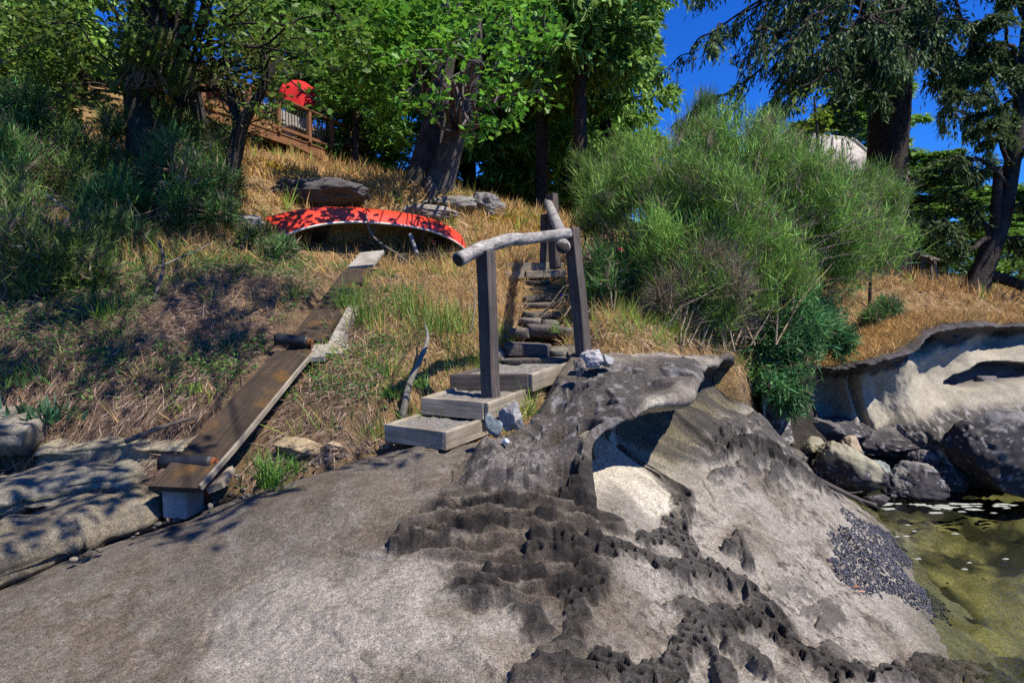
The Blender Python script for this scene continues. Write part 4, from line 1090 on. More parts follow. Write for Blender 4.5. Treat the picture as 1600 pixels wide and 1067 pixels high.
def trunk(parent, paths, col, seed=0, sides=20, n=44, name="trunk", ridge=.10, extra=None):
    acc = Acc()
    if extra is not None: acc.add(extra[0], extra[1], col)
    for k, (pts, radii) in enumerate(paths):
        nn = n if k == 0 else 18; sd = sides if k == 0 else 8
        c = smooth_path(pts, nn); r = np.interp(np.linspace(0, 1, nn), np.linspace(0, 1, len(radii)), radii)
        V, q = tubes(c[None], r[None], sd)
        ang = np.tile(np.arange(sd), nn) * 2 * np.pi / sd; ring = np.repeat(np.arange(nn), sd)
        f = fbm(np.cos(ang) * 3.1 + seed + k, np.sin(ang) * 3.1 + ring * .25, seed, 3) - .5
        d = unit(V - c[ring]); V = c[ring] + d * (r[ring] * (1 + f * ridge * 2.4))[:, None]
        cv2 = np.asarray(col) * (.6 + .8 * fbm(ang * 4, ring * .6, seed + 2, 3)[:, None])
        acc.add(V, q, cv2)
    return acc.build(name, M['bark'], parent, True)

def limb_path(a, b, sag, rng, k=6):
    a = np.asarray(a, float); b = np.asarray(b, float); t = np.linspace(0, 1, k)[:, None]
    p = a * (1 - t) + b * t; p[:, 2] += (np.sin(np.pi * t) * sag)[:, 0]
    p[1:-1] += rng.normal(size=(k - 2, 3)) * np.linalg.norm(b - a) * .035
    return p

def broadleaf(name, label, trunk_paths, clusters, leafcol, barkcol, size, seed, n_leaf=170, tmpl=OAK, wr=1.0, cat="tree", limb_r=.036, group=None):
    rng = np.random.default_rng(seed)
    t = empty(name, trunk_paths[0][0][0], label, cat, group)
    main = smooth_path(trunk_paths[0][0], 40)
    acc = Acc(); limbs = list(trunk_paths)
    for (c, rad) in clusters:
        c = np.asarray(c, float)
        cs_ = cluster(acc, c, rad, int(n_leaf * (np.mean(rad) / .6) ** 2), size, leafcol, rng, tmpl, wr)
        i = 13 + int(np.argmin((np.linalg.norm(main - (c - [0, 0, .6]), axis=1) + np.maximum(0, main[:, 2] - c[2]) * .5)[13:]))
        L = np.linalg.norm(c - main[i])
        limbs.append((limb_path(main[i], c, L * .08, rng), [limb_r * min(1, .3 + L / 5), limb_r * .25]))
        for q in cs_[:5]: limbs.append((limb_path(c, q, 0, rng, 4), [limb_r * .25, limb_r * .08]))
    trunk(t, limbs, barkcol, seed)
    cr = acc.build("crown", M['leaf'], t); cr["kind"] = "stuff"
    return t

# --- the two thick rough trunks at the left and their crowns
rg0 = np.random.default_rng(77)
def cl_px(lst): return [(P(px, py, Yd), r) for px, py, Yd, r in lst]
oakA = [(P(240, 268, 10.7), P(228, 180, 10.65), P(224, 110, 10.6), P(232, 0, 10.4), P(236, -220, 10.2), P(250, -480, 10)), [.36, .30, .28, .27, .24, .12]]
broadleaf("oak_tree", "thick rough-barked tree at the left with a burl low on its trunk", [oakA],
          cl_px([(60, 60, 10, .9), (130, 30, 9.5, .8), (40, 140, 10.5, .8), (130, 110, 11, .8), (180, 20, 9, .6), (20, 20, 9, .8), (190, 110, 9.8, .45), (90, 170, 11.5, .7), (260, 110, 9.9, .40), (215, 90, 9.9, .4), (280, 30, 9, .5)])
          + [((-5.0, 6.5, 8.0), .8), ((-4, 6.3, 7.6), .8), ((-6.3, 6.5, 8.0), .8), ((-3, 6.9, 8.4), .8), ((-5.3, 5.5, 7.0), .7)],
          (.12, .20, .040), (.060, .052, .048), .13, 1, 190)
oakB = [(P(308, 240, 11.6), P(296, 180, 11.5), P(282, 110, 11.4), P(262, 20, 11.0), P(250, -150, 10.6), P(270, -400, 9.8)), [.32, .28, .26, .23, .2, .1]]
over = [((x + .2, y - 2.9, z), r) for x, y, z, r in [(-2.6, 7.6, 6.6, .7), (-1.8, 7.0, 6.5, .65), (-1.3, 8.2, 7.2, .7), (-.9, 6.4, 6.4, .6), (-.4, 5.6, 6.3, .6), (-3.4, 7.4, 7.0, .7), (-2.2, 6.2, 6.4, .6), (-1.2, 5.2, 6.0, .55), (-.1, 6.8, 7.2, .6), (-.3, 4.6, 5.9, .5), (.2, 7.8, 7.8, .6), (-3.2, 9, 7.8, .8), (-1.6, 5.9, 7.2, .6), (-2.6, 5.4, 6.2, .45), (.6, 4.7, 6.0, .35), (0, 5.1, 6.1, .35), (1.5, 5.3, 6.2, .28), (1.0, 4.9, 6.5, .30), (-.5, 7.4, 7.0, .5), (.2, 7.9, 7.2, .5), (-1.2, 8.1, 7.0, .5), (-.2, 6.7, 6.8, .45), (-1.8, 7.5, 6.8, .5), (-2.8, 8.2, 7.0, .55), (-.9, 9, 7.3, .5)]]  # unseen leaf clusters above the frame, added to dapple the left bank and rock
broadleaf("oak_tree", "dark leaning trunk right of the thick rough one with wide overhanging limbs, the out-of-view ones added for shade", [oakB],
          cl_px([(330, 20, 8.5, .55), (400, 0, 8, .55), (450, 40, 8.5, .45), (520, 20, 8, .5), (360, 60, 10, .5), (480, 90, 9, .32), (560, 50, 8.5, .5), (300, 70, 10.5, .4), (520, 110, 9.5, .35), (445, 150, 9.5, .2), (398, 168, 9.6, .2), (468, 118, 9.5, .22), (510, 170, 9.6, .2), (410, 30, 11.5, .7)]) + over,
          (.12, .235, .040), (.050, .044, .042), .12, 2, 150)
# --- small twisted tree with olive leaves between trunk and deck
broadleaf("twisted_tree", "small twisted dark tree with olive leaves in front of the deck", [[(P(352, 290, 10.2), P(368, 235, 10.2), P(378, 195, 10.1), P(405, 150, 10.0), P(430, 100, 10)), [.16, .13, .10, .07, .04]], [(P(376, 200, 10.1), P(360, 140, 10.2), P(350, 70, 10.3)), [.08, .06, .03]]],
          cl_px([(350, 90, 10.2, .55), (410, 90, 10.2, .5), (370, 140, 10.0, .45), (430, 130, 10.1, .36), (395, 205, 10.2, .26), (425, 175, 10.2, .22), (335, 195, 10.3, .26), (365, 185, 10.2, .26), (390, 50, 10.4, .55), (460, 70, 10.5, .40), (340, 150, 10.4, .3), (400, 170, 10, .26), (310, 110, 10.2, .32)]),
          (.15, .19, .050), (.045, .040, .036), .075, 3, 420, OVAL, .8)
# --- pair of leaning trunks on the crest with bright leaves
broadleaf("maple_tree", "left of two leaning trunks on the crest with bright green leaves", [[(P(655, 296, 15), P(672, 220, 15), P(690, 130, 14.9), P(706, 0, 14.8), P(720, -200, 14.6)), [.36, .28, .24, .22, .12]]],
          cl_px([(600, 60, 12, .8), (560, 130, 12.5, .6), (640, 20, 12, .8), (590, 170, 13, .5), (700, 20, 13, .9), (660, 90, 12, .6), (560, 10, 11, .7), (520, 60, 11.5, .45), (545, 90, 12.5, .5), (760, 20, 13, .8), (620, 130, 12, .5)]),
          (.13, .31, .035), (.085, .075, .072), .17, 4, 190)
broadleaf("maple_tree", "right of two leaning trunks, pale barked, its low limbs of lobed leaves overhanging", [[(P(683, 300, 14.5), P(706, 230, 14.4), P(728, 150, 14.2), P(738, 60, 14), P(735, -150, 13.6)), [.34, .26, .24, .22, .14]]],
          cl_px([(650, 80, 9, .30), (720, 60, 8.5, .28), (770, 110, 8.5, .38), (800, 40, 9, .5), (760, 160, 8.5, .34), (690, 130, 8.6, .36), (640, 140, 9, .30), (820, 90, 9, .42), (850, 30, 9.5, .42), (740, 215, 8.6, .22), (800, 165, 8.8, .32), (845, 145, 9.2, .26), (610, 95, 9, .30), (770, 200, 8.8, .22)]),
          (.15, .36, .038), (.105, .092, .088), .125, 5, 210)

# --- conifers
def spray_twigs(paths, per, twig_len, rng, side=.9, droop=.35, s0=.12):
    """twig bases, directions and lengths along limb paths (N,k,3)"""
    Nn, k, _ = paths.shape
    s = s0 + (1 - s0) * rng.uniform(0, 1, (Nn, per)) ** .85
    f = s * (k - 1); i = np.clip(np.floor(f).astype(int), 0, k - 2); fr = (f - i)[..., None]
    rows = np.arange(Nn)[:, None]
    base = paths[rows, i] * (1 - fr) + paths[rows, i + 1] * fr
    T = unit(paths[rows, i + 1] - paths[rows, i])
    sd = unit(np.cross(T, [0, 0, 1.0])) * rng.choice([-1, 1], (Nn, per))[..., None]
    d = unit(T * rng.uniform(.3, 1.0, (Nn, per, 1)) + sd * side * rng.uniform(.3, 1.1, (Nn, per, 1)) + np.array([0, 0, -1.0]) * droop * rng.uniform(.2, 1.6, (Nn, per, 1)))
    L = twig_len[:, None] * (1.05 - .75 * s) * rng.uniform(.5, 1.2, (Nn, per))
    return base.reshape(-1, 3), d.reshape(-1, 3), L.ravel()

def needles(acc, base, d, L, m, leaf_l, leaf_w, col, rng, hang=.25):
    n = len(base); s = (np.arange(m) + rng.uniform(.1, .9, (n, m))) / m
    p = base[:, None] + d[:, None] * (L[:, None] * s)[..., None]; p[..., 2] -= hang * L[:, None] * s ** 2
    dd = unit(d[:, None] + rng.normal(size=(n, m, 3)) * .55 - np.array([0, 0, hang * .8]))
    k = n * m; ll = leaf_l * rng.uniform(.6, 1.3, k); ww = leaf_w * rng.uniform(.7, 1.3, k)
    br = np.repeat(rng.uniform(.65, 1.3, n), m)[:, None]
    tip = (s.ravel()[:, None] > .72) * .35 + 1
    add_leaves(acc, p.reshape(-1, 3), dd.reshape(-1, 3), ll, ww, varied(col, k, rng, .25, .12) * br * tip, LEAFQ, rng, .8)

def fir_proto(name, H, R, h0, nb, per, m, seed, col, barkcol, tr, leaf=(.30, .090), droop=.3):
    rng = np.random.default_rng(seed)
    t = empty(name, (0, 0, 0))
    lean = rng.normal(size=2) * .15
    tp = [([(0, 0, -.3), (lean[0] * .3, lean[1] * .3, H * .4), (lean[0], lean[1], H)], [tr * 1.15, tr * .75, .02])]
    h = h0 + (H * .985 - h0) * rng.uniform(0, 1, nb) ** .9
    rel = (h - h0) / (H - h0)
    L = R * (1 - rel) ** .75 * rng.uniform(.55, 1.15, nb) + .15
    L *= np.where(rel < .12, .6 + .4 * rel / .12, 1)
    az = rng.uniform(0, 2 * np.pi, nb); k = 7
    s = np.linspace(0, 1, k)[None, :]
    el = (.30 * rel - .12)[:, None]
    r = L[:, None] * s
    dz = el * r - droop * .38 * L[:, None] * s ** 2 + .10 * L[:, None] * s ** 4
    pth = np.stack([np.cos(az)[:, None] * r, np.sin(az)[:, None] * r, h[:, None] + dz], -1)
    pth += rng.normal(size=pth.shape) * .03 * L[:, None, None] * s[..., None]
    acc = Acc()
    base, d, TL = spray_twigs(pth, per, .36 * L + .15, rng, droop=droop)
    needles(acc, base, d, TL, m, leaf[0], leaf[1], col, rng)
    V, q = tubes(pth, np.stack([np.linspace(.028, .006, k)] * nb) * (.5 + L[:, None] / R * .6), 4)
    trunk(t, tp, barkcol, seed, 12, 30, extra=(V, q))
    cr = acc.build("crown", M['needle'], t); cr["kind"] = "stuff"
    return t
firA = fir_proto("fir_tree", 15, 2.9, 1.6, 200, 42, 6, 21, (.165, .300, .055), (.055, .042, .036), .20)
firB = fir_proto("fir_tree", 15, 2.6, 3.0, 180, 42, 6, 22, (.145, .265, .055), (.060, .045, .038), .19)
firY = fir_proto("fir_tree", 5, 1.5, .3, 95, 26, 6, 23, (.095, .22, .030), (.06, .05, .04), .08, (.17, .055), .2)
firs = [ # proto, px, Y, height scale, width scale, label
    (firA, 735, 22.5, 1.25, 1.1, "dark fir standing just right of the two leaning trunks"),
    (firB, 775, 27, 1.4, 1.1, "distant fir seen between the leaning trunks and the tall thin-stemmed fir"),
    (firB, 845, 19.5, 1.25, 1.0, "tall fir with thick dark stem directly above the log handrail's far posts"),
    (firA, 805, 24, 1.35, 1.1, "fir left of the thick dark stem above the handrail"),
    (firB, 905, 17.0, 1.2, .95, "fir with long bare brown stem rising above the right handrail post"),
    (firA, 945, 20.5, 1.3, 1.0, "sunlit fir at the right end of the forest beside the open sky"),
    (firA, 880, 26, 1.4, 1.2, "dark fir behind the bare brown stem"),
    (firB, 700, 29, 1.35, 1.2, "far dark fir behind the pale leaning trunk"),
    (firA, 930, 29, 1.3, 1.1, "far fir behind the sunlit fir at the forest's end"),
    (firA, 60, 15.5, 1.0, 1.0, "shaded fir at the left edge behind the shrubs"),
    (firB, 150, 18, 1.1, 1.2, "dark fir behind the thick rough trunk at the left"),
    (firA, -30, 12.5, .95, .95, "fir half cut off by the picture's left edge"),
    (firA, 470, 27, 1.0, 1.3, "fir behind the house deck and red parasol"),
    (firB, 560, 29, 1.0, 1.3, "fir behind the young bright green firs"),
    (firA, 1345, 21, .62, .95, "dark fir behind the shed roof"),
    (firA, 1470, 19, .33, .9, "bushy dark conifer right of the huge trunk"),
    (firB, 1250, 26, .55, 1.1, "fir crown showing over the broom behind the shed"),
    (firA, 1590, 20, .36, 1.0, "low dark conifer behind the leaning pine at the right edge"),
    (firY, 560, 18.5, .95, 1.15, "young bright green fir right of the deck"),
    (firY, 605, 20, 1.25, 1.1, "taller young bright green fir below the overhanging leaves"),
    (firY, 520, 21, 1.1, 1.3, "young bright fir partly behind the deck's far end"),
]
for i, (pr, px, Yd, hs, ws, lab) in enumerate(firs):
    x = (px - 800) / F_PX * Yd; z = zs(x, Yd)
    o = copy_tree(pr, (x, Yd, z - .1), (i * 1.7) % 6.28, (ws, ws, hs), lab)
    tag(o, lab, "fir tree", "firs behind the hillside")
for pr in (firA, firB, firY):
    for c in list(pr.children): bpy.data.objects.remove(c)
    bpy.data.objects.remove(pr)

# --- the huge fir at the right with hanging boughs
def big_conifer(name, label, trunk_paths, limbs, per, m, seed, col, bark, twig, leaf, droop=.7, limb_r=.07):
    rng = np.random.default_rng(seed)
    t = empty(name, trunk_paths[0][0][0], label, "tree")
    pths = []; extra = []
    for a, b, sag in limbs:
        p = limb_path(a, b, sag, rng, 8); pths.append(p); extra.append((p, [limb_r, limb_r * .5, limb_r * .15]))
        L = np.linalg.norm(np.asarray(b) - a)
        for q in range(9):                       # secondary boughs
            i = rng.integers(2, 8); s0 = p[i]; dr = unit(p[-1] - p[0]); sdv = unit(np.cross(dr, [0, 0, 1.0])) * rng.choice([-1, 1])
            e = s0 + (dr * rng.uniform(.3, 1) + sdv * rng.uniform(.2, .9)) * L * .24 + [0, 0, -rng.uniform(.05, .30) * L * .5]
            pp = limb_path(s0, e, .05, rng, 8); pths.append(pp); extra.append((pp, [limb_r * .3, limb_r * .08]))
    pths = np.array(pths); Ls = np.linalg.norm(pths[:, -1] - pths[:, 0], axis=1)
    acc = Acc()
    base, d, TL = spray_twigs(pths, per, np.full(len(pths), twig), rng, droop=droop, side=.6)
    needles(acc, base, d, TL, m, leaf[0], leaf[1], col, rng, .5)
    trunk(t, list(trunk_paths) + extra, bark, seed, 22, 50)
    cr = acc.build("crown", M['needle'], t); cr["kind"] = "stuff"
    return t
TX = lambda py: P(1386 + (250 - py) * .075, py, 15)
bl = []
for (y0, ex, ey, eY, sag) in [(40, 1110, 60, 13.5, .9), (-60, 1090, -20, 14, 1.0), (0, 1190, 40, 12.5, .8), (70, 1230, 130, 13, .5), (-120, 1160, -60, 13.5, 1.0), (20, 1290, 110, 12.0, .4), (-40, 1280, 20, 12, .6), (60, 1310, 165, 13.5, .3), (-80, 1340, 30, 11.5, .6), (80, 1130, 150, 14.5, .9), (110, 1200, 185, 15, .8),
                              (20, 1520, 60, 13, .7), (-30, 1580, 20, 13, .9), (40, 1600, 120, 14, .7), (-100, 1640, -20, 13.5, 1), (70, 1490, 110, 13.5, .4), (-60, 1470, 20, 12.5, .5), (10, 1440, 60, 12.2, .3), (-20, 1380, 60, 12, .3), (90, 1350, 130, 13, .2), (100, 1560, 170, 15, .5), (-150, 1250, -90, 12, .8), (-150, 1550, -90, 12, .8), (5, 1150, 100, 13, .7), (60, 1540, 210, 16, .4)]:
    bl.append((TX(y0), P(ex, ey, eY), sag))
big_conifer("fir_tree", "huge dark fir trunk at the right with long hanging boughs against the sky", [[(P(1384, 420, 15), P(1385, 260, 15), P(1396, 110, 15), P(1405, 0, 15), P(1412, -200, 15)), [.52, .44, .40, .37, .30]]], bl, 27, 6, 31, (.068, .120, .042), (.050, .040, .036), .62, (.17, .040), .7, .085)
# dead stub limb with a burl on the big trunk
# --- leaning pine at the right edge
pl_ = [(P(1545, 372, 12.5), P(1450, 330, 12.0), -.3), (P(1590, 230, 12.6), P(1500, 150, 12), .3), (P(1580, 290, 12.6), P(1480, 250, 11.8), .2), (P(1595, 160, 12.6), P(1640, 90, 12.3), .3), (P(1595, 200, 12.6), P(1560, 110, 12), .3), (P(1570, 340, 12.6), P(1650, 310, 12.2), .2), (P(1590, 250, 12.6), P(1660, 220, 12), .3), (P(1585, 280, 12.6), P(1540, 200, 11.8), .3), (P(1560, 370, 12.6), P(1630, 400, 12), .1), (P(1600, 120, 12.6), P(1540, 40, 12), .3), (P(1550, 380, 12.6), P(1490, 300, 13), .2), (P(1604, 30, 12.6), P(1570, -40, 12.2), .2), (P(1606, 0, 12.6), P(1660, -50, 12.4), .2), (P(1608, -60, 12.6), P(1590, -130, 12.2), .2), (P(1602, 60, 12.6), P(1670, 20, 12.2), .2)]
big_conifer("pine_tree", "leaning forked pine on the headland at the right edge", [[(P(1510, 478, 12.6), P(1537, 420, 12.6), P(1562, 350, 12.6), P(1580, 270, 12.6), P(1596, 150, 12.6), P(1606, 0, 12.6), P(1610, -120, 12.6)), [.27, .20, .17, .14, .12, .08, .02]], [(P(1553, 385, 12.6), P(1556, 330, 12.5), P(1560, 260, 12.4)), [.10, .10, .07]], [(P(1540, 430, 12.6), P(1580, 440, 12.4), P(1640, 470, 12)), [.12, .10, .08]]], pl_, 26, 6, 32, (.060, .098, .030), (.050, .042, .038), .40, (.13, .035), .3, .06)

# --- light broadleaf saplings over the broom, background bushes
broadleaf("sapling", "yellow green sapling rising over the broom left of the shed roof", [[(P(1275, 300, 9.5), P(1278, 230, 9.5), P(1272, 150, 9.5)), [.03, .025, .012]]], cl_px([(1270, 165, 9.5, .28), (1285, 200, 9.6, .28), (1262, 225, 9.4, .26), (1290, 250, 9.5, .22), (1255, 190, 9.6, .18)]), (.16, .23, .02), (.06, .05, .04), .085, 41, 330, OVAL, 1.0, limb_r=.015)
broadleaf("sapling", "thin yellow green sapling against the sky above the broom", [[(P(1150, 290, 8.5), P(1148, 220, 8.5), P(1150, 150, 8.5)), [.02, .015, .006]]], cl_px([(1150, 145, 8.5, .12), (1140, 175, 8.5, .14), (1118, 195, 8.5, .12), (1158, 195, 8.5, .1)]), (.17, .25, .03), (.06, .05, .04), .065, 42, 420, OVAL, 1.0, limb_r=.01)
broadleaf("sapling", "small yellow leaved bush in the left part of the broom", [[(P(1020, 330, 8.8), P(1015, 260, 8.8), P(1010, 220, 8.8)), [.02, .015, .008]]], cl_px([(1010, 220, 8.8, .22), (1025, 250, 8.8, .22), (1000, 245, 8.9, .2), (980, 280, 9, .25), (950, 290, 9.5, .3)]), (.12, .20, .02), (.06, .05, .04), .07, 43, 330, OVAL, 1.0, limb_r=.012)

# ------------------------------------------------------------------ shrubs of fine green twigs (broom)
def twig_shrub(name, label, lobes, root, n_tuft, per, tl, col, dead, seed, width=.010, stems=120, deadfrac=.12, group=None, up=.75, spread=.55, cat="shrub"):
    rng = np.random.default_rng(seed)
    root = np.asarray(root, float); t = empty(name, root, label, cat, group)
    acc = Acc(); wts = np.array([r ** 2 for _, r in lobes]); wts /= wts.sum()
    nsub = max(4, int(n_tuft / 26)); k = rng.choice(len(lobes), nsub, p=wts)
    C_ = np.array([c for c, _ in lobes])[k]; R_ = np.array([r for _, r in lobes])[k][:, None]
    subc = C_ + in_ball(nsub, rng, .40) * R_ * rng.uniform(.75, 1.12, (nsub, 1)); subr = R_ * rng.uniform(.30, .62, (nsub, 1))
    ks = rng.integers(0, nsub, n_tuft); subb = rng.uniform(.72, 1.25, nsub)
    org = subc[ks] + in_ball(n_tuft, rng, .5) * subr[ks] * [1, 1, 1.25]
    out = unit(org - root + [0, 0, .2]); d0 = unit(out * .6 + [0, 0, up] + rng.normal(size=(n_tuft, 3)) * .25)
    dead_t = rng.uniform(0, 1, n_tuft) < deadfrac
    m = n_tuft * per
    p = np.repeat(org, per, 0) + rng.normal(size=(m, 3)) * .05
    d = unit(np.repeat(d0, per, 0) + rng.normal(size=(m, 3)) * spread)
    L = tl * rng.uniform(.4, 1.3, m)
    br = np.repeat(rng.uniform(.7, 1.25, n_tuft) * subb[ks], per)[:, None]
    cl = varied(col, m, rng, .25, .18) * br
    dm = np.repeat(dead_t, per); cl[dm] = varied(dead, int(dm.sum()), rng, .3, .1)
    add_leaves(acc, p, d, L, np.full(m, width) * rng.uniform(.6, 1.4, m), cl, LEAFQ, rng, 1.5)
    cr = acc.build("foliage", M['needle'], t); cr["kind"] = "stuff"
    sel = rng.choice(n_tuft, min(stems, n_tuft), replace=False)
    pts = []
    for i in sel:
        b = root + np.array([rng.normal() * .25, rng.normal() * .18, -.1]); e = org[i]
        q = np.linspace(0, 1, 6)[:, None]; pp = b * (1 - q) + e * q; pp[:, 2] += np.sin(np.pi * q[:, 0]) * .12 * np.linalg.norm(e - b); pp[1:-1] += rng.normal(size=(4, 3)) * .03
        pts.append(pp)
    V, qf = tubes(np.array(pts), np.tile(np.linspace(.010, .003, 6), (len(pts), 1)) * rng.uniform(.5, 1.3, (len(pts), 1)), 4)
    a2 = Acc(); a2.add(V, qf, np.repeat(varied(dead, len(pts), rng, .3, .1), 24, 0)); so = a2.build("stems", M['bark'], t); so["kind"] = "stuff"
    return t

BG = (.185, .345, .062)
twig_shrub("broom_bush", "huge grey green broom bush filling the middle right above the rock shelf",
           cl_px([(1050, 330, 7.4, .62), (1150, 270, 7.7, .62), (1240, 330, 7.6, .70), (1330, 335, 7.9, .55), (1390, 330, 8, .35), (1140, 400, 7.0, .72), (975, 300, 7.8, .42), (1290, 400, 7.4, .60), (1040, 430, 6.8, .45), (1380, 290, 8.1, .42), (1200, 440, 6.9, .5), (960, 400, 7.4, .35), (1090, 250, 7.9, .38), (1090, 470, 6.6, .42), (1210, 250, 8.0, .45), (1370, 370, 7.9, .40), (1100, 330, 7.0, .5), (1010, 270, 8.0, .35)]),
           P(1120, 520, 6.9), 6800, 20, .18, BG, (.23, .18, .13), 51, .0075, 620, .20, up=1.15, spread=.62)
twig_shrub("broom_bush", "tall thin broom sprays sticking up against the blue sky", cl_px([(1090, 165, 8.0, .13), (1085, 190, 8, .16), (1045, 190, 8.1, .12), (1095, 210, 8, .2), (1140, 215, 8, .16)]), P(1085, 300, 8), 130, 16, .26, BG, (.16, .12, .10), 52, .007, 50, .25, up=1.4, spread=.3)
twig_shrub("broom_bush", "yellow green broom left of the huge bush beside the fir stem", cl_px([(930, 300, 9.5, .38), (965, 260, 9.8, .38), (935, 350, 9.3, .30), (915, 280, 10, .25)]), P(935, 390, 9.4), 600, 20, .26, (.15, .26, .05), (.18, .15, .11), 53, .010, 40, .08)
twig_shrub("leafy_shrub", "bright green bush hanging over the shaded cleft right of the overhang", cl_px([(1225, 520, 6.9, .34), (1265, 490, 7.1, .32), (1215, 585, 6.6, .28), (1235, 610, 6.5, .20), (1180, 560, 6.7, .24), (1290, 520, 7.2, .25)]), P(1190, 540, 7.0), 900, 22, .12, (.085, .215, .070), (.16, .13, .10), 54, .016, 50, .06, up=.0, spread=.9)
twig_shrub("dry_brush", "tangle of dead grey stems under the left part of the huge broom", cl_px([(1060, 480, 6.5, .32), (1000, 490, 6.7, .25), (1130, 470, 6.6, .3), (1090, 430, 6.6, .3)]), P(1070, 530, 6.5), 500, 12, .26, (.23, .18, .125), (.27, .225, .17), 55, .007, 90, .5, up=.5, spread=.6)
LG = (.11, .245, .062)
SHR = "teal green shrubs on the left slope"
for i, (lab, lob, root, nt_, tl) in enumerate([
    ("dark teal shrub filling the left edge above the ledges", [(40, 430, 6.6, .48), (100, 400, 6.9, .45), (20, 350, 7.3, .45), (60, 490, 6.4, .30), (130, 450, 6.7, .25)], (50, 520, 6.6), 900, .20),
    ("teal green shrub at the foot of the two thick trunks", [(260, 265, 9.3, .42), (310, 290, 9.2, .42), (230, 300, 9.3, .35), (330, 330, 8.9, .26), (290, 330, 9, .25)], (275, 340, 9.2), 800, .24),
    ("feathery green shrub under the small twisted tree", [(110, 240, 10, .45), (150, 270, 9.8, .4), (60, 260, 10, .4), (100, 300, 9.4, .35)], (110, 310, 9.8), 650, .26),
    ("tall feathery shrub in front of the shaded fir at the far left", [(40, 180, 9.8, .5), (20, 260, 9.2, .5), (80, 210, 10.2, .45), (-10, 330, 8.2, .45)], (30, 330, 9.4), 900, .26),
    ("dense shrub between the thick trunk and the leaning dark trunk", [(270, 215, 10.9, .40), (250, 250, 10.2, .35), (335, 235, 10.9, .35), (345, 270, 10.4, .30), (180, 215, 10.6, .45), (190, 270, 10.0, .4)], (270, 290, 10.4), 1000, .24),
    ("small round green bush left of the red canoe's end", [(442, 398, 8.5, .16), (435, 404, 8.5, .14), (455, 402, 8.5, .12)], (442, 420, 8.5), 200, .16),
    ("ragged green weed clump beside the round boulder", [(405, 365, 9.0, .16), (385, 375, 9, .14)], (400, 392, 9), 120, .15),
    ("green shrub on the slope between thick trunk and shaded fir", [(170, 330, 8.8, .35), (200, 370, 8.2, .30), (150, 370, 8.3, .28)], (175, 395, 8.4), 500, .2),
    ("green wisps of shrub in front of the thick trunk", [(210, 100, 9.6, .28), (245, 90, 9.6, .25), (265, 120, 9.6, .2)], (225, 130, 9.8), 260, .2),
    ("low green clump on the grassy brow of the headland", [(1400, 475, 10.2, .22), (1380, 490, 10, .2), (1360, 505, 9.8, .16)], (1385, 500, 10.1), 260, .16),
    ("green tuft of weeds with pink flowers right of the right post", [(945, 420, 7.0, .16), (965, 450, 6.9, .16), (940, 460, 6.8, .14), (975, 420, 7.1, .14)], (955, 480, 6.9), 260, .2),
]):
    twig_shrub("low_shrub", lab, cl_px(lob), P(*root), nt_, 20, tl, (LG if i % 2 else (.145, .225, .055)) if i not in (9, 10, 5) else (.10, .22, .06), (.24, .18, .135), 60 + i, .012, 70, .22, SHR, spread=.75)
# leafy bushes behind the headland at the right edge, dark ground cover under the pines
for i, (lab, cls, c) in enumerate([
    ("green bush behind the wooden stair frame", [(1480, 400, 14, .45), (1450, 420, 13.5, .3), (1500, 420, 14, .35)], (.045, .11, .03)),
    ("bright bush at the far right edge below the pine", [(1580, 430, 14.5, .4), (1600, 400, 15, .5), (1560, 450, 14, .25)], (.075, .15, .03)),
    ("leafy bush in front of the wooden stair frame", [(1360, 380, 10.5, .32), (1340, 410, 10.2, .3), (1380, 350, 10.8, .3), (1330, 440, 9.6, .22)], (.10, .22, .04)),
    ("leafy alder bush under the shed roof", [(1400, 290, 12, .5), (1440, 310, 12.5, .5), (1390, 320, 12, .35)], (.075, .16, .03))]):
    p0 = P(cls[0][0], cls[0][1] + 60, cls[0][2])
    broadleaf("leafy_bush", lab, [[(p0 - [0, 0, .5], p0, p0 + [0, 0, .4]), [.03, .025, .015]]], cl_px(cls), c, (.05, .04, .035), .085, 80 + i, 420, OVAL, .9, "bush", .012, "leafy bushes on the headland")

# ------------------------------------------------------------------ grass, litter and leaves on the slope
BLADE = (np.array([[0, -.5, 0], [0, .5, 0], [.55, -.4, .06], [.55, .4, .06], [1, 0, .22]], float), np.array([[0, 2, 3], [0, 3, 1], [2, 4, 3]]))
rampA, rampB = P(270, 760, 3.9)[:2], P(582, 392, 8.75)[:2]
def open_soil(x, y, path_w=.26, ramp_w=.24):
    """true where soil lies bare to the sky"""
    z = soil_z(x, y); ok = np.ones(x.shape, bool)
    near = (x > -4.5) & (x < 5) & (y < 8.8)
    r = np.where(near, rb(np.clip(x, -4.5, 5), np.clip(y, 1.3, 8.8)), -9)
    ok &= r < z - .01
    ok &= poly_dist(x, y, [tuple(p[:2]) for p in STAIR]) > path_w
    ok &= poly_dist(x, y, [tuple(rampA), tuple(rampB)]) > ramp_w
    ok &= z > .35
    ok &= poly_dist(x, y, [tuple(CANOE_A[:2] - [0, .30]), tuple(CANOE_B[:2] - [0, .30])]) > .40
    ok &= ~((x > .9) & (y < 8.9) & (z < 1.45))
    return ok, z
def scatter(x0, x1, y0, y1, dens, seed, **kw):
    rng = np.random.default_rng(seed); n = int((x1 - x0) * (y1 - y0) * dens)
    x = rng.uniform(x0, x1, n); y = rng.uniform(y0, y1, n)
    ok, z = open_soil(x, y, **kw); return x[ok], y[ok], z[ok], rng
def bankness(x, y): return sstep(-.5, -1.7, x + (fbm(x * 1.5, y * 1.5, 130, 3) - .5) * 1.5) * sstep(8.6, 6.2, y + (fbm(x * 1.1, y * 1.1, 131, 3) - .5) * 3)
GOLD = np.array([.66, .41, .13]); TAN = np.array([.52, .37, .19]); GREEN = np.array([.20, .34, .05])
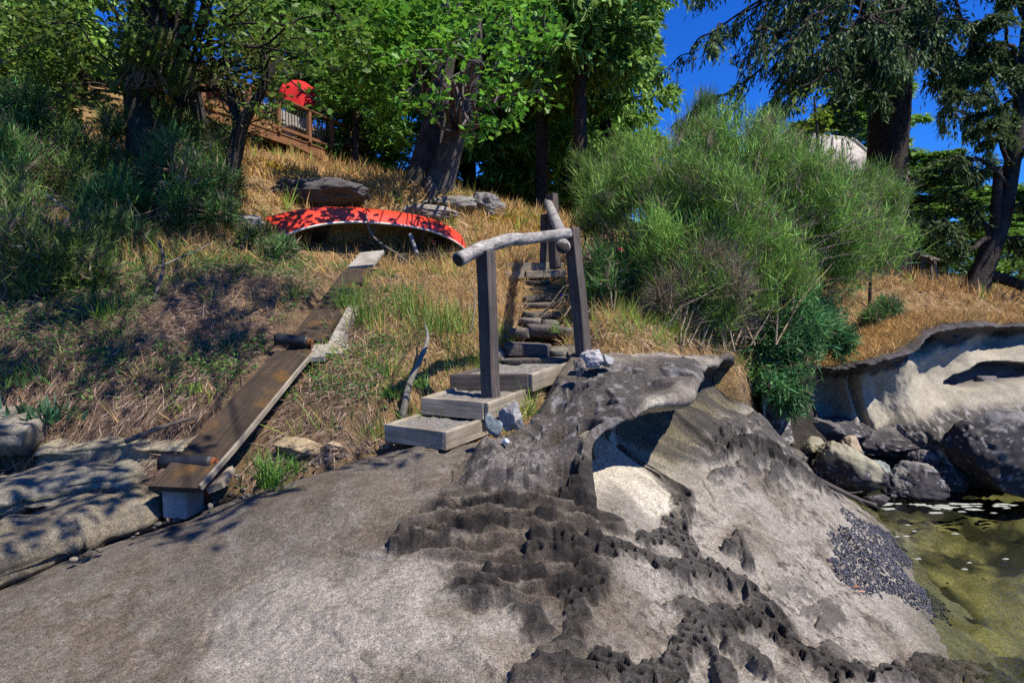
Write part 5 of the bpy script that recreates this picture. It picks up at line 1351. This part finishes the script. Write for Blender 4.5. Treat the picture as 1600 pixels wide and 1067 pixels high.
gr = Acc(); nb_tot = 0
for (x0, x1, y0, y1, dens, per, hl, wd, seed) in [(-4.5, 3.2, 4.4, 7.5, 190, 9, .20, .0055, 1), (-7, 4.5, 7.5, 11, 75, 9, .24, .009, 2), (4, 10.5, 8.6, 11.5, 70, 9, .16, .009, 5), (-10, 12, 11, 18, 26, 9, .30, .018, 3), (-16, 8, 18, 26, 7, 9, .35, .03, 4)]:
    x, y, z, rng = scatter(x0, x1, y0, y1, dens, 600 + seed)
    keep = rng.uniform(0, 1, len(x)) > bankness(x, y) * .93; x, y, z = x[keep], y[keep], z[keep]
    dn = fbm(x * 1.4, y * 1.4, 140, 3); keep = rng.uniform(0, 1, len(x)) < sstep(.22, .48, dn) + .25; x, y, z = x[keep], y[keep], z[keep]
    n = len(x); m = n * per
    p = np.repeat(np.stack([x, y, z - .01], 1), per, 0) + rng.normal(size=(m, 3)) * [.035, .035, 0]
    lean = np.repeat(rng.normal(size=(n, 3)) * [.4, .4, 0] + [-.05, -.25, 0], per, 0)
    d = unit(np.array([0, 0, 1.0]) + lean + rng.normal(size=(m, 3)) * [.45, .45, .2])
    tall = np.repeat(rng.uniform(.35, 1.25, n), per)
    L = hl * tall * rng.uniform(.6, 1.4, m)
    gpatch = np.clip(.6 * sstep(.54, .66, fbm(x * 1.1 + 3, y * 1.1, 142, 3)) * sstep(8.2, 7, y) + .04, 0, .9)
    gm = np.repeat(rng.uniform(0, 1, n) < gpatch, per)
    t_ = rng.uniform(0, 1, (m, 1)); cl = (GOLD * t_ + TAN * (1 - t_)) * rng.uniform(.65, 1.15, (m, 1))
    cl[gm] = varied(GREEN, int(gm.sum()), rng, .3, .25); L = np.where(gm, L * 1.35, L)
    add_leaves(gr, p, d, L, np.full(m, wd) * rng.uniform(.6, 1.3, m), cl, BLADE, rng, 2)
rng = np.random.default_rng(688); jj, ii = rng.integers(int(nv * .85), nv, 2600), rng.integers(int(nu * .16), nu, 2600)
q = np.repeat(C[jj, ii], 8, 0) + rng.normal(size=(2600 * 8, 3)) * [.04, .04, .0]; m = len(q)
u_ = rng.uniform(0, 1, (m, 1)); add_leaves(gr, q, unit(rng.normal(size=(m, 3)) * [.7, .7, .2] + [0, -.2, .8]), .11 * rng.uniform(.5, 1.5, m), np.full(m, .008), (GOLD * u_ + TAN * (1 - u_)) * rng.uniform(.6, 1.1, (m, 1)), BLADE, rng, 2)
go = gr.build("dry_grass", M['straw']); tag(go, "golden dry grass with green patches over the slope and headland", "grass", kind="stuff")

# fallen straw and twigs
lt = Acc()
for (x0, x1, y0, y1, dens, L0, wd, seed) in [(-6.5, 3.2, 4.3, 8, 2300, .11, .0045, 1), (-8, 6, 8, 12, 320, .14, .008, 2), (4, 10.5, 8.6, 11.5, 350, .12, .007, 3), (-10, 12, 12, 17, 60, .25, .015, 4)]:
    x, y, z, rng = scatter(x0, x1, y0, y1, dens, 640 + seed, path_w=.20)
    m = len(x); b = bankness(x, y)
    e = .03; gxz = (soil_z(x + e, y) - z) / e; gyz = (soil_z(x, y + e) - z) / e
    a = rng.uniform(0, 2 * np.pi, m); d = np.stack([np.cos(a), np.sin(a), np.cos(a) * gxz + np.sin(a) * gyz + rng.normal(0, .28, m)], 1)
    # on the steep bank dead grass hangs downhill
    steep = np.hypot(gxz, gyz) > .55; hang = steep & (rng.uniform(0, 1, m) < .5)
    dh = -np.stack([gxz, gyz, gxz ** 2 + gyz ** 2], 1) + rng.normal(size=(m, 3)) * .35
    d[hang] = dh[hang]
    L = L0 * rng.uniform(.4, 1.8, m) * np.where(hang, 1.6, 1)
    c1 = np.array([.40, .29, .22]); c2 = np.array([.55, .39, .20]); c3 = np.array([.15, .10, .08])
    u3 = rng.uniform(0, 1, (m, 1)); bb = b[:, None]
    cl = (c1 * u3 + c3 * (1 - u3)) * bb + (c2 * u3 + c1 * (1 - u3)) * (1 - bb)
    cl *= rng.uniform(.6, 1.35, (m, 1))
    p = np.stack([x, y, z + rng.uniform(0, .05, m)], 1)
    add_leaves(lt, p, unit(d), L, np.full(m, wd) * rng.uniform(.6, 2.2, m), cl, LEAFQ, rng, 1.5)
lo_ = lt.build("dead_litter", M['straw']); tag(lo_, "tangle of dead twigs and fallen straw covering the bank", "litter", kind="stuff")

# small green leaves growing over the left bank
gl_ = Acc(); x, y, z, rng = scatter(-5.5, -1.0, 4.6, 9, 150, 661)
dn = fbm(x * 1.8, y * 1.8, 150, 3); keep = (dn > .44) & (z > 1.45); x, y, z = x[keep], y[keep], z[keep]
n = len(x); per = 14; m = n * per
p = np.repeat(np.stack([x, y, z + .04], 1), per, 0) + rng.normal(size=(m, 3)) * [.05, .05, .035]
add_leaves(gl_, p, unit(rng.normal(size=(m, 3)) * [1, 1, .5] + [0, -.2, .4]), rng.uniform(.022, .05, m), rng.uniform(.018, .04, m), varied((.10, .24, .05), m, rng, .4, .2), OVAL, rng, .6)
go2 = gl_.build("bank_ground_cover", M['leaf']); tag(go2, "small green creeping leaves over the left bank", "ground cover", kind="stuff")

# yellow moss cushions on the crest and headland
ms = Acc(); rng = np.random.default_rng(9)
for (px, py, Yd, sp, n) in [(745, 318, 14.5, (.45, .5), 900), (790, 325, 14.8, (.5, .5), 900), (820, 335, 14, (.4, .5), 400), (560, 285, 13.5, (.3, .3), 250), (400, 262, 13, (.4, .4), 300), (430, 262, 13.5, (.3, .3), 200)]:
    p0 = P(px, py, Yd); xx = p0[0] + rng.normal(size=n) * sp[0]; yy = p0[1] + rng.normal(size=n) * sp[1]; z_ = soil_z(xx, yy)
    if Yd < 11: z_ = np.maximum(z_, p0[2] - .05)
    q = np.repeat(np.stack([xx, yy, z_], 1), 4, 0) + rng.normal(size=(n * 4, 3)) * [.03, .03, .01]
    add_leaves(ms, q, unit(rng.normal(size=(n * 4, 3)) * .6 + [0, 0, .8]), rng.uniform(.04, .10, n * 4), rng.uniform(.02, .04, n * 4), varied((.36, .25, .02), n * 4, rng, .4, .2), LEAFQ, rng, 1.5)
mo = ms.build("yellow_moss", M['straw']); tag(mo, "yellow moss cushions on the crest and headland brow", "moss", kind="stuff")

# single green tufts that stand out
def tuft(px, py, Yd, n, L, col, label, seed, spread=.05, wd=.008, name="grass_tuft", flop=.5, onrock=False):
    rng = np.random.default_rng(seed); p0 = P(px, py, Yd)
    t = Acc(); p = p0 + rng.normal(size=(n, 3)) * [spread, spread, .004]
    d = unit(rng.normal(size=(n, 3)) * [flop, flop, .1] + [0, 0, 1.0])
    l = L * rng.uniform(.45, 1.2, n); bent = (np.array([[0, -.5, 0], [0, .5, 0], [.4, -.42, .02], [.4, .42, .02], [.75, -.25, -.10], [.75, .25, -.10], [1, 0, -.28]], float), np.array([[0, 2, 3], [0, 3, 1], [2, 4, 5], [2, 5, 3], [4, 6, 5]]))
    add_leaves(t, p - p0, d, l, np.full(n, wd) * rng.uniform(.6, 1.3, n), varied(col, n, rng, .3, .2), bent, rng, .3)
    root = empty(name, p0, label, "grass tuft", "green grass tufts"); o = t.build("blades", M['leaf']); o.parent = root; o["kind"] = "stuff"; return root
tuft(420, 760, 3.98, 170, .26, (.13, .28, .04), "bright green grass tuft beside the ramp's lower end", 1, .05)
tuft(462, 735, 4.3, 40, .14, (.12, .27, .04), "tiny green tuft right of the bright one by the ramp", 2, .03)
tuft(165, 505, 6.2, 110, .36, (.17, .30, .04), "yellow green arching tuft on the left bank below the teal shrub", 3, .07, .010, flop=.7)
tuft(575, 515, 6.1, 150, .42, (.14, .26, .04), "tall green grass tuft at the right side of the upper ramp", 4, .09, .009, flop=.35)
tuft(545, 480, 6.6, 110, .36, (.14, .26, .05), "green grass tuft growing through the upper ramp planks", 5, .08, .009, flop=.35)
tuft(690, 520, 5.9, 200, .40, (.19, .29, .05), "wide green tuft in golden grass left of the first post", 6, .16, .008, flop=.4)
tuft(470, 470, 7.0, 70, .28, (.20, .28, .05), "green tuft on the dry slope left of the ramp", 7, .05, .008)
tuft(645, 500, 6.2, 120, .40, (.18, .28, .05), "green tuft between the ramp and the wide tuft", 8, .09, .008, flop=.35)
tuft(870, 520, 6.3, 40, .16, (.14, .24, .05), "little green tuft on the stone stairs", 9, .04, .006)
tuft(660, 605, 5.05, 40, .14, (.13, .25, .05), "small green weed by the crooked dead stem", 10, .03, .012)
tuft(610, 620, 5.1, 40, .13, (.12, .24, .05), "small green weed on the bank left of the crooked stem", 11, .03, .012)
tuft(305, 615, 5.2, 40, .12, (.20, .36, .05), "small bright weed in the shade of the left bank", 12, .03, .014)
tuft(25, 600, 5.2, 120, .20, (.10, .21, .05), "green weeds at the left edge above the overhanging ledge", 13, .14, .014)
tuft(75, 655, 4.95, 90, .18, (.05, .14, .07), "dark leafy weeds drooping over the overhanging ledge", 14, .12, .03)
# pink and violet wild flowers
for i, (px, py, Yd, c, lab) in enumerate([(971, 391, 6.9, (.6, .03, .12), "pink flower at the top of the weeds right of the right post"), (930, 399, 6.9, (.55, .04, .20), "pink flower nearest the right post"), (677, 378, 10, (.5, .03, .10), "pink flower head in front of the canoe"), (879, 462, 7.5, (.12, .06, .45), "violet flower beside the stone stairs"), (422, 506, 6.3, (.6, .5, .02), "yellow leaf above the upper boat roller")]):
    p0 = P(px, py, Yd); rng = np.random.default_rng(i); fl = empty("wild_flower", p0 - [0, 0, .2], lab, "flower", "wild flowers")
    a = Acc(); n = 14; add_leaves(a, np.tile(p0, (n, 1)) + rng.normal(size=(n, 3)) * .006, unit(rng.normal(size=(n, 3)) + [0, -.3, .4]), np.full(n, .032), np.full(n, .026), varied(c, n, rng, .25, .05), OVAL, rng)
    bl_ = a.build("blossom", M['leaf'], fl)
    V, q = tubes(np.array([[p0 - [0.02, 0, .25], p0 - [0, 0, .1], p0]]), np.array([[.003, .003, .002]]), 4); a = Acc(); a.add(V, q, (.09, .16, .04)); a.build("stalk", M['leaf'], fl)

# ------------------------------------------------------------------ shore details
# mussel bed on the rock beside the pool
mv, mf = cube_sphere(4)
MUS = (mv * [.5, .22, .2], np.concatenate([mf[:, [0, 1, 2]], mf[:, [0, 2, 3]]]))
poly = rpoly([(1290, 838), (1335, 826), (1392, 862), (1420, 900), (1475, 935), (1490, 965), (1460, 958), (1395, 925), (1330, 905), (1300, 880)])
poly2 = rpoly([(1330, 800), (1400, 835), (1432, 885), (1418, 895), (1380, 850), (1325, 812)])
rng = np.random.default_rng(15); P_ = []
xx = rng.uniform(1.5, 5, 60000); yy = rng.uniform(3.2, 7, 60000)
wv_ = (fbm(xx * 9, yy * 9, 400, 3) - .5) * .25
k1 = np.maximum(poly_sd(xx, yy, poly), poly_sd(xx, yy, poly2)) + wv_ > 0.0
xx, yy = xx[k1][:5200], yy[k1][:5200]; zz_ = np.array([rock_top(a, b) for a, b in zip(xx, yy)])
n = len(xx); s = rng.uniform(.018, .040, n)
a = Acc(); Mx = frames(unit(rng.normal(size=(n, 3)) + [0, 0, .5]), roll=rng.uniform(0, 6, n)) * s[:, None, None]
V, Fc = bake(MUS[0], MUS[1], Mx, np.stack([xx, yy, zz_ + .004], 1)); a.add(V, Fc, np.repeat(varied((.035, .036, .050), n, rng, .5, .2), len(MUS[0]), 0))
mo = a.build("mussel_bed", M['mussel'], None, True); tag(mo, "bed of small blue black mussels on the rock by the pool", "mussels", kind="stuff")
# pebbles in the gully under the ramp and rubble on the lump
pv, pf = cube_sphere(5); PEB = (pv * [1, .8, .55], pf)
a = Acc(); rng = np.random.default_rng(16); nP = 1500
px_ = rng.uniform(120, 640, nP); edge_y = np.interp(px_, [0, 250, 400, 560, 645], [925, 828, 766, 706, 690])
pos = []
for u, v in zip(px_, edge_y):
    c = P(u, v - 4, 3.45 + (u - 120) / 520 * 1.0); pos.append([c[0] - abs(rng.normal()) * .05, c[1] + abs(rng.normal()) * .22 - .03, 0])
pos = np.array(pos); sz_ = soil_z(pos[:, 0], pos[:, 1]); kp = (rb(pos[:, 0], pos[:, 1]) < sz_ - .01) | (rng.uniform(0, 1, nP) < .03); pos[:, 2] = np.maximum(sz_, rb(pos[:, 0], pos[:, 1])) + .004; pos = pos[kp]; nP = len(pos)
s = rng.uniform(.007, .030, nP) ** 1.0
Mx = frames(rand_dirs(nP, rng) * [1, 1, .2], roll=rng.normal(0, .2, nP)) * s[:, None, None]
V, Fc = bake(PEB[0], PEB[1], Mx, pos); cl = np.repeat(varied((.13, .11, .088), nP, rng, .6, .1), len(pv), 0); a.add(V, Fc, cl)
po = a.build("pebbles", M['rock'], None, True); tag(po, "grey pebbles and rubble in the gully under the ramp", "pebbles", kind="stuff")
# orange fallen leaves on the rock
for i, (px, py, lab) in enumerate([(1333, 911, "upper of two orange leaves lying on the rock by the mussels"), (1339, 919, "lower, paler of two leaves lying on the rock by the mussels")]):
    h_ = rock_hit(px, py); rng = np.random.default_rng(i); a = Acc(); p0 = np.array([h_[0], h_[1], rock_top(h_[0], h_[1]) + .012])
    add_leaves(a, np.zeros((1, 3)), unit(np.array([[1, .2 - i * .5, .15]])), np.array([.055]), np.array([.05]), np.array([[.55, .22, .10] if i == 0 else [.62, .38, .26]]), OVAL, rng, .1)
    o = a.build("fallen_leaf", M['leaf']); o.location = tuple(p0); tag(o, lab, "leaf", "fallen leaves by the pool")

# ------------------------------------------------------------------ red house with timber deck on the hill at the left
def quad_prism(name, pts, th, mat, parent, nrm):
    pts = np.asarray(pts, float); nrm = unit(nrm); n = len(pts)
    V = np.vstack([pts, pts - nrm * th]); s = np.arange(n)
    Fs = [np.array([list(range(n))]), np.array([list(range(2 * n - 1, n - 1, -1))]), np.stack([s, s + n, (s + 1) % n + n, (s + 1) % n], 1)]
    return mesh_np(name, V, Fs, mat, parent)
def box(name, lo, hi, mat, parent):
    lo = np.asarray(lo, float); hi = np.asarray(hi, float); c = (lo + hi) / 2
    return beam(name, (lo[0], c[1], c[2]), (hi[0], c[1], c[2]), hi[1] - lo[1], hi[2] - lo[2], mat, parent, bev=.004, warp=0)

hz = 6.6
hc = P(330, 150, 19)
house = empty("red_house", (hc[0], 20, hz - .5), "dark red house half hidden behind the two thick trunks", "house")
hx0, hx1 = (130 - 800) / F_PX * 20, (336 - 800) / F_PX * 20
box("wall", (hx0, 19.0, hz - .6), (hx1, 24, hz + 2.5), M['red_wall'], house)
for k in range(11): box("siding_board", (hx0 - .01, 18.955, hz + .1 + k * .22), (hx1 + .01, 18.985, hz + .31 + k * .22), M['red_wall'], house)
w = box("window", (hx1 - 1.45, 18.93, hz + .75), (hx1 - .25, 18.95, hz + 1.95), M['white_trim'], house); box("pane", (hx1 - 1.38, 18.905, hz + .82), (hx1 - .88, 18.922, hz + 1.88), M['glass'], w); box("pane", (hx1 - .82, 18.905, hz + .82), (hx1 - .32, 18.922, hz + 1.88), M['glass'], w)
rf = quad_prism("roof", [(hx0 - .5, 18.2, hz + 2.75), (hx1 + .6, 18.2, hz + 2.35), (hx1 + .6, 24.5, hz + 2.9), (hx0 - .5, 24.5, hz + 3.3)], .10, M['roof_metal'], house, (0, 0, 1))
beam("fascia", (hx0 - .5, 18.17, hz + 2.66), (hx1 + .6, 18.17, hz + 2.26), .04, .18, M['white_trim'], rf)

def railing(name, label, pa, pb, posts, H, ground=.0, group=None, bal=9, cat="railing"):
    pa = np.asarray(pa, float); pb = np.asarray(pb, float); t = empty(name, pa - [0, 0, H], label, cat, group)
    d = unit(pb - pa); up = unit(np.cross(np.cross(d, [0, 0, 1.0]), d))
    beam("top_rail", pa, pb, .13, .045, M['wood_deck'], t, up=up); beam("bottom_rail", pa - [0, 0, H - .12], pb - [0, 0, H - .12], .05, .08, M['wood_deck'], t, up=up)
    for f in posts:
        q = pa + (pb - pa) * f; beam("post", q - [0, 0, H + ground], q - [0, 0, .025], .10, .10, M['wood_deck'], t, up=(d[0], d[1], 0))
    n = int(np.linalg.norm(pb - pa) * bal)
    for k in range(1, n):
        q = pa + (pb - pa) * k / n; V, Fs = tubes(np.array([[q - [0, 0, H - .1], q - [0, 0, .02]]]), np.array([[.011, .011]]), 5); mesh_np("baluster", V, Fs, M['dark_metal'], t)
    return t
RG = "timber railings of the house deck"
dA, dB = P(428, 150, 16.0), P(546, 204, 18.9); dB[2] = dA[2]
dk = empty("deck", (dA[0], dA[1], dA[2] - 1.2), "raised timber deck jutting out on the hill above the canoe", "deck")
zD = dA[2] - .85; sdv = unit(np.cross(unit(dB - dA), [0, 0, 1.0])); sdv = -sdv if sdv[0] > 0 else sdv
for k in range(10):
    a_ = dA + sdv * (.07 + k * .145); b_ = dB + sdv * (.07 + k * .145); a_ = a_ - unit(dB - dA) * 3.0
    beam("deck_board", (a_[0], a_[1], zD - .02), (b_[0], b_[1], zD - .02), .135, .035, M['wood_deck'], dk, warp=.001)
for k in range(3):
    a_ = dA + sdv * (.05 + k * .65) - unit(dB - dA) * 3.0; b_ = dB + sdv * (.05 + k * .65); beam("joist", (a_[0], a_[1], zD - .145), (b_[0], b_[1], zD - .145), .05, .20, M['wood_deck'], dk, warp=.001)
for f in (.3, .95):
    q = dA + (dB - dA) * f + sdv * .7; beam("support_post", (q[0], q[1], zs(q[0], q[1]) - .2), (q[0], q[1], zD - .25), .14, .14, M['wood_deck'], dk, up=(1, 0, 0))
railing("deck_railing", "reddish timber railing along the raised deck's edge", dA - unit(dB - dA) * 2.2, dB, (0, .25, .44, .66, .84, 1), .85, group=RG)
dC = dB + sdv * 1.4; railing("deck_railing", "short railing across the far end of the raised deck", dB, dC, (1,), .85, group=RG)
railing("deck_railing", "lower timber railing beside the leaning dark trunk", P(300, 152, 13.6), P(347, 183, 14.6), (.25, 1), .75, .4, RG)
railing("stair_railing", "timber stair railing standing in dry grass below the deck", P(455, 226, 16.2), P(503, 250, 16.8), (0, .94), .62, .6, RG)
railing("stair_railing", "short railing leading from the twisted tree to the stair", P(392, 222, 15.6), P(424, 206, 16.4), (1,), .55, .5, RG, 6)
beam_o = beam("slanted_rail", P(503, 252, 16.8), P(528, 271, 17.0), .09, .05, M['wood_deck']); tag(beam_o, "slanted timber hand rail ending in the grass below the deck", "rail")
bo = empty("bench", P(478, 200, 18.2), "pale grey bench on the raised deck behind the railing", "bench")
b0 = dA + (dB - dA) * .35 + sdv * .55; b1 = dA + (dB - dA) * .75 + sdv * .55
beam("seat", (b0[0], b0[1], zD + .44), (b1[0], b1[1], zD + .44), .40, .05, M['wood_pale'], bo); bk = sdv * .22
beam("backrest", (b0[0] + bk[0], b0[1] + bk[1], zD + .72), (b1[0] + bk[0], b1[1] + bk[1], zD + .72), .04, .35, M['wood_pale'], bo)
for f in (.06, .94):
    q = b0 + (b1 - b0) * f; beam("leg", (q[0], q[1], zD), (q[0], q[1], zD + .42), .34, .05, M['wood_pale'], bo, up=tuple(unit(b1 - b0)))
# red parasol
pc = P(468, 142, 18.0)
um = empty("parasol", (pc[0], pc[1], zD), "tilted bright red parasol standing on the raised deck", "parasol")
V, Fs = tubes(np.array([[(pc[0] - .1, pc[1] + .1, zD), (pc[0], pc[1], pc[2] + .2)]]), np.array([[.025, .025]]), 8, True); mesh_np("pole", V, Fs, M['wood_deck'], um)
tl = unit(np.array([.35, -.80, .50])); e1_ = unit(np.cross(tl, [0, 0, 1.0])); e2_ = np.cross(e1_, tl); apex = pc + tl * .22
Rr = .54
for k in range(8):
    a0, a1 = k * np.pi / 4, (k + 1) * np.pi / 4; rim = lambda a: pc - tl * .12 + (e1_ * np.cos(a) + e2_ * np.sin(a)) * Rr
    mid0 = (apex * .45 + rim(a0) * .55) + tl * .03; mid1 = (apex * .45 + rim(a1) * .55) + tl * .03
    mm = (rim(a0) + rim(a1)) / 2 + tl * .03
    V = np.array([apex, mid0, mid1, rim(a0), rim(a1), mm]); V2 = V - tl * .008
    F3 = np.array([[0, 1, 2], [1, 3, 5], [1, 5, 2], [2, 5, 4]]); mesh_np("canopy_panel", np.vstack([V, V2]), [F3, F3[:, ::-1] + 6], M['red_cloth'], um)
    Vr, Fr = tubes(np.array([[apex - tl * .02, mid0 - tl * .03, rim(a0) - tl * .015]]), np.array([[.008, .008, .006]]), 5); mesh_np("rib", Vr, Fr, M['dark_metal'], um)

# ------------------------------------------------------------------ shed with pale roof behind the broom
q0, q1, q2, q3 = P(1277, 208, 17), P(1335, 222, 17), P(1362, 246, 17.3), P(1268, 275, 16.6)
sh = empty("garden_shed", (q1[0], 17.5, 3.2), "pale grey roofed shed showing above the broom", "shed")
back_ = np.array([.3, 2.2, .0])
r0 = P(1270, 212, 17); r1 = P(1332, 218, 17); r2 = P(1366, 248, 16.6); r3 = P(1255, 282, 16.2)
rfm = quad_prism("roof", [r0, r3, P(1345, 275, 16.2), r2, r1], .05, M['roof_metal'], sh, (0, -.8, .6))
for a_, b_ in ((r0, r1), (r1, r2)): beam("fascia", a_, b_, .05, .10, M['white_trim'], rfm)
for f in (.25, .5, .75): beam("roof_seam", r0 * (1 - f) + r1 * f - [0, .03, -.02], r3 * (1 - f) + P(1345, 275, 16.2) * f - [0, .03, -.02], .03, .03, M['roof_metal'], rfm, warp=0)
beam("wall", P(1265, 300, 17.4), P(1355, 300, 17.4), .12, 1.4, M['wood_pale'], sh)
# wooden stair frame below it
fr = empty("wooden_staircase", P(1425, 430, 12.8), "grey timber stair frame with thin posts on the headland", "stair frame")
for (xa, ya, xb, yb, Yd) in [(1405, 432, 1404, 385, 12.8), (1421, 432, 1419, 330, 12.8), (1439, 434, 1436, 382, 12.8), (1456, 436, 1454, 404, 12.8), (1463, 437, 1460, 404, 12.6)]:
    beam("post", P(xa, ya, Yd), P(xb, yb, Yd), .05, .05, M['wood_stake'], fr, up=(0, 1, 0))
for (xa, ya, xb, yb) in [(1406, 404, 1424, 430), (1424, 428, 1434, 402), (1437, 405, 1454, 436)]:
    beam("brace", P(xa, ya, 12.78), P(xb, yb, 12.72), .05, .03, M['wood_stake'], fr)
for k in range(4): beam("stair_tread", P(1402 + k * 13, 384 + k * 5, 13.0), P(1424 + k * 13, 392 + k * 5, 12.6), .22, .035, M['wood_stake'], fr)
beam("stringer", P(1402, 388, 12.75), P(1458, 408, 12.75), .05, .13, M['wood_stake'], fr)
beam("hand_rail", P(1418, 356, 12.8), P(1438, 364, 12.8), .05, .05, M['wood_stake'], fr)
